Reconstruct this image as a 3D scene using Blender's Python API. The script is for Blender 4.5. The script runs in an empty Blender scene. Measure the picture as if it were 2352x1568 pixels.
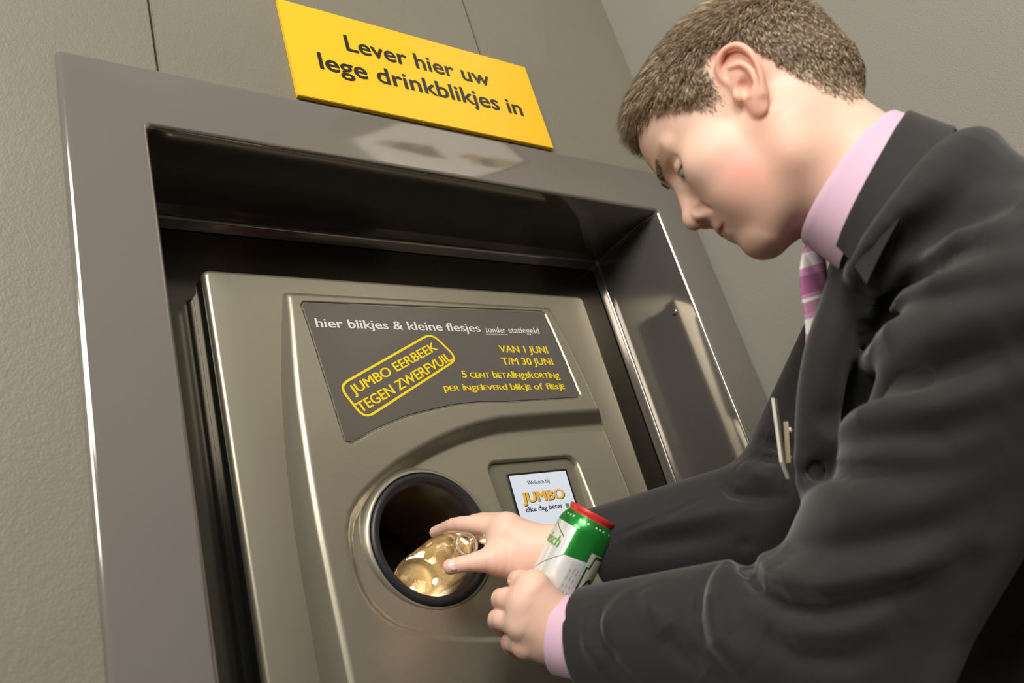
import bpy, bmesh, math, random
import numpy as np
from mathutils import Matrix, Vector

SC = bpy.context.scene
COL = SC.collection
rng = np.random.default_rng(7)

# ------------------------------------------------------------------ camera
W_, H_ = 2352.0, 1568.0
PX, PY = W_ / 2, H_ / 2
_v = np.array([-200.69 - PX, -3797.46 - PY]); _h = np.array([3710.1 - PX, 851.07 - PY])
F = math.sqrt(-(_v @ _h))
_X = np.array([_h[0], _h[1], F]); _X /= np.linalg.norm(_X)
_Z = np.array([_v[0], _v[1], F]); _Z /= np.linalg.norm(_Z)
_Y = np.cross(_Z, _X); _Y /= np.linalg.norm(_Y)
if _Y[2] < 0: _Y = -_Y
RW = np.array([_X, _Y, _Z])
CAM = np.array([0, -.8, 1.05])

def ray(px, py): return RW @ np.array([px - PX, py - PY, F])
def at(px, py, y):                       # the point seen at a pixel on the plane Y = y
    d = ray(px, py); return CAM + d * ((y - CAM[1]) / d[1])
def atx(px, py, x):
    d = ray(px, py); return CAM + d * ((x - CAM[0]) / d[0])
def atd(px, py, dep):                    # the point seen at a pixel at a distance along the view axis
    return CAM + ray(px, py) * (dep / F)
def unit(a): a = np.asarray(a, float); return a / np.linalg.norm(a)

cam = bpy.data.cameras.new('camera'); co = bpy.data.objects.new('camera', cam); COL.objects.link(co)
cam.sensor_width = 36; cam.lens = F / W_ * 36
M = Matrix.Identity(4)
for i in range(3):
    M[i][0] = RW[i][0]; M[i][1] = -RW[i][1]; M[i][2] = -RW[i][2]; M[i][3] = CAM[i]
co.matrix_world = M
cam.clip_start = .02
cam.dof.use_dof = True; cam.dof.focus_distance = 1.15; cam.dof.aperture_fstop = 4.5
SC.camera = co
SC.view_settings.view_transform = 'Standard'; SC.view_settings.look = 'None'
SC.view_settings.gamma = 1; SC.view_settings.use_curve_mapping = False
SC.view_settings.exposure = 0.0
SC.cycles.max_bounces = 7; SC.cycles.diffuse_bounces = 3; SC.cycles.glossy_bounces = 4; SC.cycles.transmission_bounces = 5; SC.cycles.transparent_max_bounces = 12; SC.cycles.caustics_reflective = False; SC.cycles.caustics_refractive = False

# ------------------------------------------------------------------ objects
def tag(o, label=None, cat=None, kind=None, group=None):
    if label: o['label'] = label
    if cat: o['category'] = cat
    if kind: o['kind'] = kind
    if group: o['group'] = group
    return o
def adopt(o, parent):
    if parent is not None:
        o.parent = parent
        m = Matrix.Identity(4); p = parent
        while p is not None: m = p.matrix_basis @ m if p.parent is None else m; p = p.parent
        o.matrix_parent_inverse = Matrix.Identity(4) if parent.parent is not None else parent.matrix_basis.inverted()
def empty(name, loc, label, cat):
    o = bpy.data.objects.new(name, None); COL.objects.link(o)
    o.location = Vector(loc); o.empty_display_size = .05
    return tag(o, label, cat)
def mesh_obj(name, verts, faces, mat, parent=None, smooth=True, normals=None, sharp=None):
    me = bpy.data.meshes.new(name)
    me.from_pydata([tuple(map(float, v)) for v in verts] if not isinstance(verts, np.ndarray) else verts.tolist(), [], faces if not isinstance(faces, np.ndarray) else faces.tolist())
    me.validate(); me.update()
    for p in me.polygons: p.use_smooth = smooth
    if sharp is not None:
        me.set_sharp_from_angle(angle=math.radians(sharp))
    if normals is not None:
        me.normals_split_custom_set_from_vertices(normals.tolist())
    o = bpy.data.objects.new(name, me); COL.objects.link(o)
    if mat is not None: me.materials.append(mat)
    adopt(o, parent)
    return o

# ------------------------------------------------------------------ materials
def mat(name, col, rough=.5, metal=0., spec=.5, coat=0., coat_rough=.1, bump=None, noise_col=None, sheen=0., sss=0., alpha=1., trans=0., ior=1.45, emit=None):
    m = bpy.data.materials.new(name); m.use_nodes = True
    nt = m.node_tree; b = nt.nodes['Principled BSDF']
    def s(k, v):
        if k in b.inputs: b.inputs[k].default_value = v
    s('Base Color', (*col, 1)); s('Roughness', rough); s('Metallic', metal); s('Specular IOR Level', spec)
    s('Coat Weight', coat); s('Coat Roughness', coat_rough); s('Sheen Weight', sheen); s('IOR', ior)
    s('Transmission Weight', trans)
    if sss: s('Subsurface Weight', sss); s('Subsurface Radius', (.012, .005, .003)); s('Subsurface Scale', 1.)
    if emit: s('Emission Color', (*emit[0], 1)); s('Emission Strength', emit[1])
    tc = nt.nodes.new('ShaderNodeTexCoord')
    if bump:
        for k, (scale, strength, dist, detail) in enumerate(bump):
            n = nt.nodes.new('ShaderNodeTexNoise'); n.inputs['Scale'].default_value = scale; n.inputs['Detail'].default_value = detail
            bp = nt.nodes.new('ShaderNodeBump'); bp.inputs['Strength'].default_value = strength; bp.inputs['Distance'].default_value = dist
            nt.links.new(tc.outputs['Object'], n.inputs['Vector']); nt.links.new(n.outputs['Fac'], bp.inputs['Height'])
            if k: nt.links.new(prev.outputs['Normal'], bp.inputs['Normal'])
            prev = bp
        nt.links.new(prev.outputs['Normal'], b.inputs['Normal'])
    if noise_col:
        scale, c2, lo, hi = noise_col
        n = nt.nodes.new('ShaderNodeTexNoise'); n.inputs['Scale'].default_value = scale; n.inputs['Detail'].default_value = 3
        r = nt.nodes.new('ShaderNodeMapRange'); r.inputs['From Min'].default_value = lo; r.inputs['From Max'].default_value = hi
        mx = nt.nodes.new('ShaderNodeMix'); mx.data_type = 'RGBA'
        mx.inputs[6].default_value = (*col, 1); mx.inputs[7].default_value = (*c2, 1)
        nt.links.new(tc.outputs['Object'], n.inputs['Vector']); nt.links.new(n.outputs['Fac'], r.inputs['Value'])
        nt.links.new(r.outputs['Result'], mx.inputs[0]); nt.links.new(mx.outputs[2], b.inputs['Base Color'])
    return m
def attr_color(m, name='tint'):
    nt = m.node_tree; a = nt.nodes.new('ShaderNodeAttribute'); a.attribute_name = name
    nt.links.new(a.outputs['Color'], nt.nodes['Principled BSDF'].inputs['Base Color'])

M_wall = mat('painted_wall', (.218, .199, .150), .42, 0, .5, bump=[(420, .35, .0012, 2), (120, .2, .002, 2)], noise_col=(3, (.20, .183, .138), .35, .65))
M_wall_r = mat('painted_wall_right', (.275, .26, .222), .5, 0, .5, bump=[(420, .35, .0012, 2)])
M_seam = mat('dark_gap', (.02, .02, .018), .8)
M_frame = mat('polished_steel_sheet', (.315, .285, .255), .09, .68, .5, coat=.25, coat_rough=.05, bump=[(3.0, .05, .02, 1)], noise_col=(2.2, (.28, .255, .225), .3, .7))
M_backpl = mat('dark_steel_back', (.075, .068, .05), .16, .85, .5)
M_silver = mat('silver_lacquer', (.41, .37, .285), .36, .75, .5, coat=.25, coat_rough=.2, bump=[(2600, .10, .0004, 1)], noise_col=(1500, (.34, .31, .24), .35, .7))
M_silver_in = mat('silver_lacquer_shaded', (.27, .25, .19), .42, .6, .5, bump=[(2600, .10, .0004, 1)])  # darker copy of the silver lacquer, recess shade put into its colour
M_decal = mat('printed_film', (.115, .098, .085), .3, .1, .5, coat=.2, bump=[(1500, .05, .0003, 1)])
M_rubber = mat('black_rubber', (.02, .021, .024), .38, 0, .5)
M_sealm = mat('black_gloss_edge', (.012, .013, .012), .15, 0, .5)
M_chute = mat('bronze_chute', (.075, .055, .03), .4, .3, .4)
M_black = mat('matte_black', (.008, .008, .007), .6, 0, .3)
M_yellow = mat('yellow_plastic', (.93, .55, .012), .33, 0, .45, coat=.25, coat_rough=.12, bump=[(900, .06, .0004, 1)])
M_ink = mat('black_ink', (.02, .017, .012), .25, 0, .5)
M_yink = mat('yellow_ink', (.86, .64, .01), .45)
M_wink = mat('white_ink', (.72, .69, .64), .5)
M_screen = mat('lit_screen', (.05, .05, .05), .12, emit=((.70, .735, .80), .92))
M_scr_o = mat('screen_orange', (.05, .04, .02), .2, emit=((.82, .43, .035), .85))
M_scr_d = mat('screen_dark', (.02, .02, .03), .2, emit=((.03, .03, .04), 1))
M_scr_g = mat('screen_green', (.02, .05, .02), .2, emit=((.05, .25, .07), 1))
M_skin = mat('skin', (.8, .55, .42), .42, 0, .35, sss=.25, bump=[(900, .12, .0004, 2)])
attr_color(M_skin)
M_hair = mat('hair', (.12, .085, .055), .42, 0, .5)
attr_color(M_hair)
M_wool = mat('charcoal_wool', (.0175, .0163, .0160), .75, 0, .3, sheen=.25, bump=[(2200, .25, .0004, 2), (700, .12, .0006, 2)])
M_trouser = mat('navy_wool', (.018, .018, .022), .8, 0, .3, sheen=.2)
M_shirt = mat('pink_cotton', (.70, .47, .60), .75, 0, .3, sheen=.1, bump=[(1800, .15, .0003, 1)])
M_eye = mat('eye_white', (.55, .52, .49), .2)
M_shoe = mat('black_leather', (.015, .014, .013), .3)

# ------------------------------------------------------------------ implicit surfaces
def smin(a, b, k):
    if k <= 0: return np.minimum(a, b)
    h = np.maximum(k - np.abs(a - b), 0) / k
    return np.minimum(a, b) - h * h * k * .25
def smax(a, b, k): return -smin(-a, -b, k)
def ln(v): return np.sqrt(np.einsum('...i,...i->...', v, v))
def sph(P, c, r): return ln(P - np.asarray(c)) - r
def ell(P, c, r, Rt=None):
    q = P - np.asarray(c, float)
    if Rt is not None: q = q @ Rt
    r = np.asarray(r, float)
    k0 = ln(q / r); k1 = ln(q / (r * r))
    return k0 * (k0 - 1) / np.maximum(k1, 1e-9)
def cone(P, a, b, ra, rb):
    a = np.asarray(a, float); b = np.asarray(b, float); ab = b - a
    t = np.clip(((P - a) @ ab) / (ab @ ab), 0, 1)
    return ln(P - a - t[:, None] * ab) - (ra + (rb - ra) * t)
def chain(P, pts, rs, k=.004):
    d = None
    for i in range(len(pts) - 1):
        e = cone(P, pts[i], pts[i + 1], rs[i], rs[i + 1])
        d = e if d is None else smin(d, e, k)
    return d
def crom(pts, rs, sub=4):                # smooth curve through joints
    pts = np.asarray(pts, float); rs = np.asarray(rs, float)
    A = np.vstack([2 * pts[0] - pts[1], pts, 2 * pts[-1] - pts[-2]]); o = []; r_ = []
    for i in range(len(pts) - 1):
        p0, p1, p2, p3 = A[i:i + 4]
        for k in range(sub):
            t = k / sub
            o.append(.5 * (2 * p1 + (p2 - p0) * t + (2 * p0 - 5 * p1 + 4 * p2 - p3) * t * t + (3 * p1 - p0 - 3 * p2 + p3) * t ** 3)); r_.append(rs[i] + (rs[i + 1] - rs[i]) * t)
    o.append(pts[-1]); r_.append(rs[-1]); return np.array(o), np.array(r_)
def schain(P, pts, rs, sub=4):
    o, r_ = crom(pts, rs, sub); d = None
    for i in range(len(o) - 1):
        e = cone(P, o[i], o[i + 1], r_[i], r_[i + 1]); d = e if d is None else np.minimum(d, e)
    return d
def poly_dist(x, z, pts):                # signed distance to a closed 2D polygon, negative inside
    pts = np.asarray(pts, float); n = len(pts)
    d = np.full(x.shape, 1e9); inside = np.zeros(x.shape, bool)
    for i in range(n):
        ax, az = pts[i]; bx, bz = pts[(i + 1) % n]
        ex, ez = bx - ax, bz - az
        t = np.clip(((x - ax) * ex + (z - az) * ez) / (ex * ex + ez * ez + 1e-12), 0, 1)
        d = np.minimum(d, (x - ax - t * ex) ** 2 + (z - az - t * ez) ** 2)
        c = (az > z) != (bz > z)
        with np.errstate(divide='ignore', invalid='ignore'):
            xi = ax + (z - az) * ex / np.where(ez == 0, 1e-12, ez)
        inside ^= c & (x < xi)
    return np.where(inside, -1, 1) * np.sqrt(d)
def rbox2(x, z, cx, cz, hx, hz, r):
    dx = np.abs(x - cx) - hx + r; dz = np.abs(z - cz) - hz + r
    return np.sqrt(np.maximum(dx, 0) ** 2 + np.maximum(dz, 0) ** 2) + np.minimum(np.maximum(dx, dz), 0) - r
def local(d, P, c, r, fn, k):            # blend fn(P) into d only near a centre
    m = ln(P - np.asarray(c)) < r
    if m.any():
        d = d.copy(); d[m] = fn(P[m], d[m])
    return d

_OFF = np.stack(np.meshgrid(np.arange(9), np.arange(9), np.arange(9), indexing='ij'), -1)
QUALITY = 1.0
def surface(fn, lo, hi, h, slack=1.25, project=3):
    h = h * QUALITY
    lo = np.asarray(lo, float); hi = np.asarray(hi, float); Hc = 8 * h
    n = np.ceil((hi - lo) / Hc).astype(int)
    g = np.stack(np.meshgrid(*[np.arange(k) for k in n], indexing='ij'), -1).reshape(-1, 3)
    act = []
    for s in range(0, len(g), 200000):
        q = g[s:s + 200000]; v = fn(lo + (q + .5) * Hc)
        act.append(q[np.abs(v) < Hc * .87 * slack])
    act = np.concatenate(act)
    N = n * 8 + 2
    keyf = lambda c: (c[..., 0].astype(np.int64) * N[1] + c[..., 1]) * N[2] + c[..., 2]
    VK, VP, QK, QF = [], [], [], []
    for s in range(0, len(act), 400):
        b = act[s:s + 400]; gi = b[:, None, None, None, :] * 8 + _OFF
        D = fn((lo + gi * h).reshape(-1, 3)).reshape(len(b), 9, 9, 9)
        S = D < 0
        cs = np.zeros((len(b), 8, 8, 8, 3)); cn = np.zeros((len(b), 8, 8, 8))
        for ax in range(3):
            a = [slice(None)] * 4; c = [slice(None)] * 4
            a[ax + 1] = slice(0, 8); c[ax + 1] = slice(1, 9)
            d0, d1 = D[tuple(a)], D[tuple(c)]; x = (d0 < 0) != (d1 < 0)
            with np.errstate(divide='ignore', invalid='ignore'):
                t = np.where(x, d0 / (d0 - d1), 0)
            o1, o2 = [k for k in range(3) if k != ax]
            for i in (0, 1):
                for j in (0, 1):
                    sl = [slice(None)] * 4; sl[o1 + 1] = slice(i, i + 8); sl[o2 + 1] = slice(j, j + 8)
                    xx = x[tuple(sl)]; tt = t[tuple(sl)]
                    cn += xx
                    cs[..., ax] += xx * tt; cs[..., o1] += xx * i; cs[..., o2] += xx * j
            # quads for edges whose lower corner is in this block
            e = x[:, :8, :8, :8]; ii = np.argwhere(e)
            if len(ii):
                gc = gi[ii[:, 0], ii[:, 1], ii[:, 2], ii[:, 3]]
                neg = S[:, :8, :8, :8][ii[:, 0], ii[:, 1], ii[:, 2], ii[:, 3]]
                e1 = np.zeros(3, int); e1[(ax + 1) % 3] = 1; e2 = np.zeros(3, int); e2[(ax + 2) % 3] = 1
                q = np.stack([keyf(gc), keyf(gc - e1), keyf(gc - e1 - e2), keyf(gc - e2)], 1)
                q[~neg] = q[~neg][:, ::-1]
                QK.append(q)
        m = cn > 0; ii = np.argwhere(m)
        if len(ii):
            gc = gi[ii[:, 0], ii[:, 1], ii[:, 2], ii[:, 3]]
            VK.append(keyf(gc)); VP.append(lo + (gc + cs[m] / cn[m][:, None]) * h)
    VK = np.concatenate(VK); VP = np.concatenate(VP); QK = np.concatenate(QK)
    o = np.argsort(VK); VK = VK[o]; VP = VP[o]
    idx = np.searchsorted(VK, QK); idx = np.clip(idx, 0, len(VK) - 1)
    ok = (VK[idx] == QK).all(1); Q = idx[ok]
    e = h * .25; V = VP
    def grad(V):
        G = np.zeros_like(V)
        for a in range(3):
            dd = np.zeros(3); dd[a] = e
            G[:, a] = (fn(V + dd) - fn(V - dd)) / (2 * e)
        return G
    for _ in range(project):
        G = grad(V); d = fn(V)
        st = (d / np.maximum((G * G).sum(1), .05))[:, None] * G
        l = ln(st)[:, None]; st *= np.minimum(1, h * .4 / np.maximum(l, 1e-9)); V = V - st
    G = grad(V); Nn = G / np.maximum(ln(G), 1e-9)[:, None]
    used = np.zeros(len(V), bool); used[Q.ravel()] = True
    re = np.cumsum(used) - 1
    return V[used], re[Q], Nn[used]
import time as _time
def sdf_obj(name, fn, lo, hi, h, m, parent=None, slack=1.25, cust=True, project=1):
    _t0 = _time.time()
    V, Q, Nn = surface(fn, lo, hi, h, slack, project)
    me = bpy.data.meshes.new(name)
    me.vertices.add(len(V)); me.vertices.foreach_set('co', V.astype(np.float32).ravel())
    me.loops.add(len(Q) * 4); me.loops.foreach_set('vertex_index', Q.astype(np.int32).ravel())
    me.polygons.add(len(Q)); me.polygons.foreach_set('loop_start', np.arange(0, len(Q) * 4, 4, dtype=np.int32))
    me.polygons.foreach_set('loop_total', np.full(len(Q), 4, dtype=np.int32))
    me.polygons.foreach_set('use_smooth', np.ones(len(Q), bool))
    me.update(calc_edges=True)
    if cust: me.normals_split_custom_set_from_vertices(Nn.tolist())
    o = bpy.data.objects.new(name, me); COL.objects.link(o); me.materials.append(m); adopt(o, parent)
    print(name, len(V), 'verts', round(_time.time() - _t0, 1))
    return o, V, Nn

# ------------------------------------------------------------------ shape helpers
def box(name, lo, hi, m, parent=None, bevel=0, seg=3):
    bm = bmesh.new(); bmesh.ops.create_cube(bm, size=1)
    lo = np.array(lo); hi = np.array(hi)
    for v in bm.verts: v.co = Vector(((lo + hi) / 2 + np.array(v.co) * (hi - lo)))
    if bevel: bmesh.ops.bevel(bm, geom=bm.edges[:], offset=bevel, segments=seg, affect='EDGES')
    me = bpy.data.meshes.new(name); bm.to_mesh(me); bm.free()
    for p in me.polygons: p.use_smooth = True
    me.set_sharp_from_angle(angle=math.radians(35))
    o = bpy.data.objects.new(name, me); COL.objects.link(o); me.materials.append(m); adopt(o, parent)
    return o
def multi_box(name, boxes, m, parent=None, bevel=0):
    bm = bmesh.new()
    for lo, hi in boxes:
        r = bmesh.ops.create_cube(bm, size=1); lo = np.array(lo); hi = np.array(hi)
        for v in r['verts']: v.co = Vector(((lo + hi) / 2 + np.array(v.co) * (hi - lo)))
    if bevel: bmesh.ops.bevel(bm, geom=bm.edges[:], offset=bevel, segments=2, affect='EDGES')
    me = bpy.data.meshes.new(name); bm.to_mesh(me); bm.free()
    for p in me.polygons: p.use_smooth = True
    me.set_sharp_from_angle(angle=math.radians(35))
    o = bpy.data.objects.new(name, me); COL.objects.link(o); me.materials.append(m); adopt(o, parent)
    return o
def arc(c, r, a0, a1, n):
    return [(c[0] + r * math.cos(math.radians(a0 + (a1 - a0) * i / n)), c[1] + r * math.sin(math.radians(a0 + (a1 - a0) * i / n))) for i in range(n + 1)]
def rect_sweep(name, x0, x1, z0, z1, prof, m, parent=None, rc=.006, nc=5, sharp=50):
    # prof: list of (outward offset u, y); swept round the rectangle with rounded corners
    cs = [(x1 - rc, z1 - rc, 0), (x0 + rc, z1 - rc, 90), (x0 + rc, z0 + rc, 180), (x1 - rc, z0 + rc, 270)]
    V = []; ring = 4 * (nc + 1)
    for u, y in prof:
        for cx, cz, a in cs:
            for k in range(nc + 1):
                t = math.radians(a + 90 * k / nc); rr = rc
                sx = 1 if a in (0, 270) else -1; sz = 1 if a in (0, 90) else -1
                V.append((cx + sx * u + rr * math.cos(t), y, cz + sz * u + rr * math.sin(t)))
    Fc = []
    for i in range(len(prof) - 1):
        for j in range(ring):
            a = i * ring + j; b = i * ring + (j + 1) % ring
            Fc.append((a, b, b + ring, a + ring))
    return mesh_obj(name, V, Fc, m, parent, True, sharp=sharp)
def frame_from(axis):
    z = unit(axis); t = np.array([0, 0, 1.]) if abs(z[2]) < .9 else np.array([1., 0, 0])
    x = unit(np.cross(t, z)); y = np.cross(z, x); return x, y, z
def lathe(name, o, axis, prof, m, parent=None, n=64, sharp=40, xdir=None, close=False):
    # prof: list of (radius, distance along the axis)
    x, y, z = frame_from(axis)
    if xdir is not None: x = unit(xdir - z * (z @ xdir)); y = np.cross(z, x)
    o = np.asarray(o, float); V = []; Fc = []
    for r, t in prof:
        for k in range(n):
            a = 2 * math.pi * k / n; V.append(o + z * t + (x * math.cos(a) + y * math.sin(a)) * r)
    L = len(prof)
    for i in range(L if close else L - 1):
        for k in range(n):
            a = i * n + k; b = i * n + (k + 1) % n; i2 = (i + 1) % L
            Fc.append((a, b, i2 * n + (k + 1) % n, i2 * n + k))
    if not close:
        if prof[0][0] < 1e-3 or prof[0][0] > 0: 
            if prof[0][0] < .002: Fc.append(tuple(range(n))[::-1])
            if prof[-1][0] < .002: Fc.append(tuple((L - 1) * n + k for k in range(n)))
    return mesh_obj(name, V, Fc, m, parent, True, sharp=sharp)
def tube(name, pts, r, m, parent=None, n=10):
    pts = [np.asarray(p, float) for p in pts]; V = []; Fc = []
    for i, p in enumerate(pts):
        t = pts[min(i + 1, len(pts) - 1)] - pts[max(i - 1, 0)]
        x, y, z = frame_from(t); rr = r[i] if hasattr(r, '__len__') else r
        for k in range(n):
            a = 2 * math.pi * k / n; V.append(p + (x * math.cos(a) + y * math.sin(a)) * rr)
    for i in range(len(pts) - 1):
        for k in range(n):
            Fc.append((i * n + k, i * n + (k + 1) % n, (i + 1) * n + (k + 1) % n, (i + 1) * n + k))
    Fc.append(tuple(range(n))[::-1]); Fc.append(tuple((len(pts) - 1) * n + k for k in range(n)))
    return mesh_obj(name, V, Fc, m, parent)

def text_mesh(s, offset=0., spacing=1.):
    c = bpy.data.curves.new('lettering', 'FONT'); c.body = s; c.size = 1; c.offset = offset; c.space_character = spacing
    c.resolution_u = 6; c.fill_mode = 'BOTH'; c.extrude = .0
    o = bpy.data.objects.new('lettering', c); COL.objects.link(o)
    dg = bpy.context.evaluated_depsgraph_get(); dg.update()
    me = bpy.data.meshes.new_from_object(o.evaluated_get(dg))
    bpy.data.objects.remove(o)
    V = np.array([v.co for v in me.vertices]); Fc = [tuple(p.vertices) for p in me.polygons]
    bpy.data.meshes.remove(me)
    return V, Fc
def bolder(V, Fc, b):                    # heavier strokes: the same outline laid five times, shifted a little
    if b <= 0: return V, Fc
    n = len(V); VV = []; FF = []
    for k, (dx, dy) in enumerate(((0, 0), (b, 0), (-b, 0), (0, b * .6), (0, -b * .6))):
        VV.append(V + np.array([dx, dy, k * 3e-5])); FF += [tuple(i + k * n for i in f) for f in Fc]
    return np.vstack(VV), FF
def unicase(s):                          # lettering that mixes small capitals and lower case
    x = 0; VV = []; FF = []; n = 0
    for ch in s:
        if ch == ' ': x += .26; continue
        V, Fc = text_mesh(ch); k = .74 if ch.isupper() else 1.
        V = V * k; V[:, 0] += x - V[:, 0].min(); x = V[:, 0].max() + .055
        VV.append(V); FF += [tuple(i + n for i in f) for f in Fc]; n += len(V)
    return np.vstack(VV), FF
_cap = {}
def cap_h(offset):
    if offset not in _cap:
        V, _ = text_mesh('H', offset); _cap[offset] = (V[:, 1].max(), V[:, 1].min())
    return _cap[offset]
def lettering(name, s, A, B, up, cap, thick_dir, m, parent, offset=.0, lift=.0004, thick=.0003, spacing=1., mapf=None, shear=0.):
    """text from world point A to B on the baseline, cap height in metres"""
    V, Fc = unicase(s[1:]) if s[0] == '~' else text_mesh(s, 0, spacing)
    V, Fc = bolder(V, Fc, offset)
    hi, lo = cap_h(0)
    x = (V[:, 0] - V[:, 0].min()) / (V[:, 0].max() - V[:, 0].min())
    y = (V[:, 1] - lo) / (hi - lo) * cap
    A = np.asarray(A, float); B = np.asarray(B, float); up = np.asarray(up, float)
    wx = x + shear * y / np.linalg.norm(B - A)
    P = A + wx[:, None] * (B - A) + y[:, None] * up
    nrm = unit(thick_dir)
    zz = V[:, 2][:, None]; top = P + nrm * (lift + thick) + nrm * zz; bot = P + nrm * lift
    if mapf is not None: top = mapf(P, lift + thick) + nrm * zz; bot = mapf(P, lift)
    n = len(V)
    # side walls on boundary edges
    cnt = {}
    for f in Fc:
        for i in range(len(f)):
            a, b = f[i], f[(i + 1) % len(f)]; cnt[(a, b)] = cnt.get((a, b), 0) + 1
    faces = list(Fc)
    for (a, b) in cnt:
        if (b, a) not in cnt: faces.append((a, a + n, b + n, b))
    return mesh_obj(name, np.vstack([top, bot]), faces, m, parent, False)

# ------------------------------------------------------------------ the setting
YW = .009                                  # wall face; the steel frame stands 9 mm proud of it
def wall_back():
    fx0, fx1, fz1, fz0 = .172, 1.212, 1.845, .62
    g = .0014
    a0, a1, b1, c1 = -2.2, .283, .826, 1.217
    L = [[(a0, 0), (a1 - g, 0), (a1 - g, fz0 + .02), (fx0 + .02, fz0 + .02), (fx0 + .02, fz1 - .02), (a1 - g, fz1 - .02), (a1 - g, 3.0), (a0, 3.0)],
         [(a1 + g, fz1 - .02), (b1 - g, fz1 - .02), (b1 - g, 3.0), (a1 + g, 3.0)], [(a1 + g, 0), (b1 - g, 0), (b1 - g, fz0 + .02), (a1 + g, fz0 + .02)],
         [(b1 + g, fz1 - .02), (fx1 - .02, fz1 - .02), (fx1 - .02, fz0 + .02), (b1 + g, fz0 + .02), (b1 + g, 0), (c1, 0), (c1, 3.0), (b1 + g, 3.0)]]
    bm = bmesh.new()
    for P in L:
        f = bm.faces.new([bm.verts.new((x, YW, z)) for x, z in P])
        r_ = bmesh.ops.extrude_face_region(bm, geom=[f]); vs = [v for v in r_['geom'] if isinstance(v, bmesh.types.BMVert)]
        for v in vs: v.co.y += .05
        ed = [e for e in f.edges]
    bmesh.ops.recalc_face_normals(bm, faces=bm.faces[:])
    ed = [e for e in bm.edges if all(abs(v.co.y - YW) < 1e-5 for v in e.verts) and len(e.link_faces) == 2]
    bmesh.ops.bevel(bm, geom=ed, offset=.0016, segments=2, affect='EDGES')
    me = bpy.data.meshes.new('wall_back'); bm.to_mesh(me); bm.free()
    for p in me.polygons: p.use_smooth = True
    me.set_sharp_from_angle(angle=math.radians(35))
    o = bpy.data.objects.new('wall_back', me); COL.objects.link(o); me.materials.append(M_wall); tag(o, kind='structure')
    o = multi_box('trim_1', [((-2.2, YW + .05, 0), (1.3, YW + .06, fz0)), ((-2.2, YW + .05, fz1), (1.3, YW + .06, 3.0)), ((-2.2, YW + .05, fz0), (fx0, YW + .06, fz1)),
                             ((fx1, YW + .05, fz0), (1.3, YW + .06, fz1))], M_seam); tag(o, kind='structure')
wall_back()
tag(box('wall_right', (1.217, -1.9, 0), (1.27, YW + .05, 3.0), M_wall_r), kind='structure')
M_floor = mat('dark_stone_floor', (.03, .028, .025), .35, noise_col=(12, (.035, .032, .028), .3, .7))
tag(box('floor', (-4.5, -6.5, -.05), (4.5, .3, 0), M_floor), kind='structure')

# ------------------------------------------------------------------ steel surround of the niche
IX0, IX1, IZ0, IZ1 = .2585, 1.1155, .70, 1.7545
OW = .0905
sur = empty('niche_surround', ((IX0 + IX1) / 2, .09, IZ0), 'wide polished grey steel frame lining the deep niche around the return machine', 'frame')
r = .006
prof = [(OW, .012)] + arc((OW - .0065, .0065), .0065, 0, -90, 5) + arc((r, r), r, -90, -180, 6) + [(0, .05), (0, .11), (0, .169)]
prof = [(u, y) for u, y in prof]
rect_sweep('face_frame', IX0, IX1, IZ0, IZ1, prof, M_frame, sur, rc=.007)
lipp = [(0, .169)] + arc((-.0045, .1695), .0045, 0, 90, 4)[1:] + [(-.02, .174)]
rect_sweep('inner_lip', IX0, IX1, IZ0, IZ1, lipp, M_frame, sur, rc=.007)
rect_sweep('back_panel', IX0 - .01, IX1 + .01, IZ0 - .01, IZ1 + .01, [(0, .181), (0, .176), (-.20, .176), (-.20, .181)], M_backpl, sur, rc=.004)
sp = atx(1550, 716, IX1)
lathe('screw', sp, (-1, 0, 0), [(0.0062, 0), (.006, .001), (.0045, .0024), (.002, .0030), (.0016, .002), (.001, .002)], M_frame, sur, 20)

# ------------------------------------------------------------------ sign
sg = empty('sign', (.687, 0, 1.852), 'flat yellow sign with black Dutch lettering on the wall above the steel frame', 'sign')
box('sign_board', (.4612, .0015, 1.8525), (.9128, YW, 2.030), M_yellow, sg, .0008, 2)
sgy = .0012
def sg_line(s, pa, pb, captop):
    A = at(*pa, sgy); B = at(*pb, sgy); B[2] = A[2] = (A[2] + B[2]) / 2
    cap = at(*captop, sgy)[2] - A[2]
    print('sign', s, A, B, cap)
    lettering('lettering', s, A, B, (0, 0, 1), cap, (0, -1, 0), M_ink, sg, offset=.018, lift=0, thick=.0003)
sg_line('Lever hier uw', (797, 118), (1127, 196), (797, 82))
sg_line('lege drinkblikjes in', (736, 158), (1203, 265), (734, 121))

# ------------------------------------------------------------------ return machine
mc = empty('bottle_return_machine', (.666, .15, .70), 'silver grey can and bottle return machine with round intake and small screen inside the niche', 'machine')
MX0, MX1, MZ0, MZ1, MY = .3415, .990, .705, 1.6405, .12
r = .0065
# front plate with an opening behind the housing
rect_sweep('front_plate', MX0, MX1, MZ0, MZ1, [(-.11 - .02, MY + .004), (-.11, MY)] + [(-.05, MY)] + arc((-r, MY + r), r, -90, 0, 6) + [(0, MY + .011)], M_silver, mc, rc=.008)
rect_sweep('edge_seal', MX0, MX1, MZ0, MZ1, [(-.0006, MY + .0105), (.0002, MY + .0115), (.0002, MY + .034), (-.003, MY + .036), (-.003, .1755)], M_sealm, mc, rc=.008)
zt = np.array([1.70, 1.612, 1.585, 1.54, 1.41, 1.28, 1.12, .70])
pt = np.array([.004, .007, .0115, .0155, .0230, .0270, .0300, .034])
def pf(z): return np.interp(z, zt[::-1], pt[::-1])
wz = np.array([1.70, 1.612, 1.54, 1.468, 1.41, 1.35, 1.28, 1.12, .9, .7]); wv = np.array([.213, .2300, .245, .257, .2635, .268, .2714, .2715, .269, .265])
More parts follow.
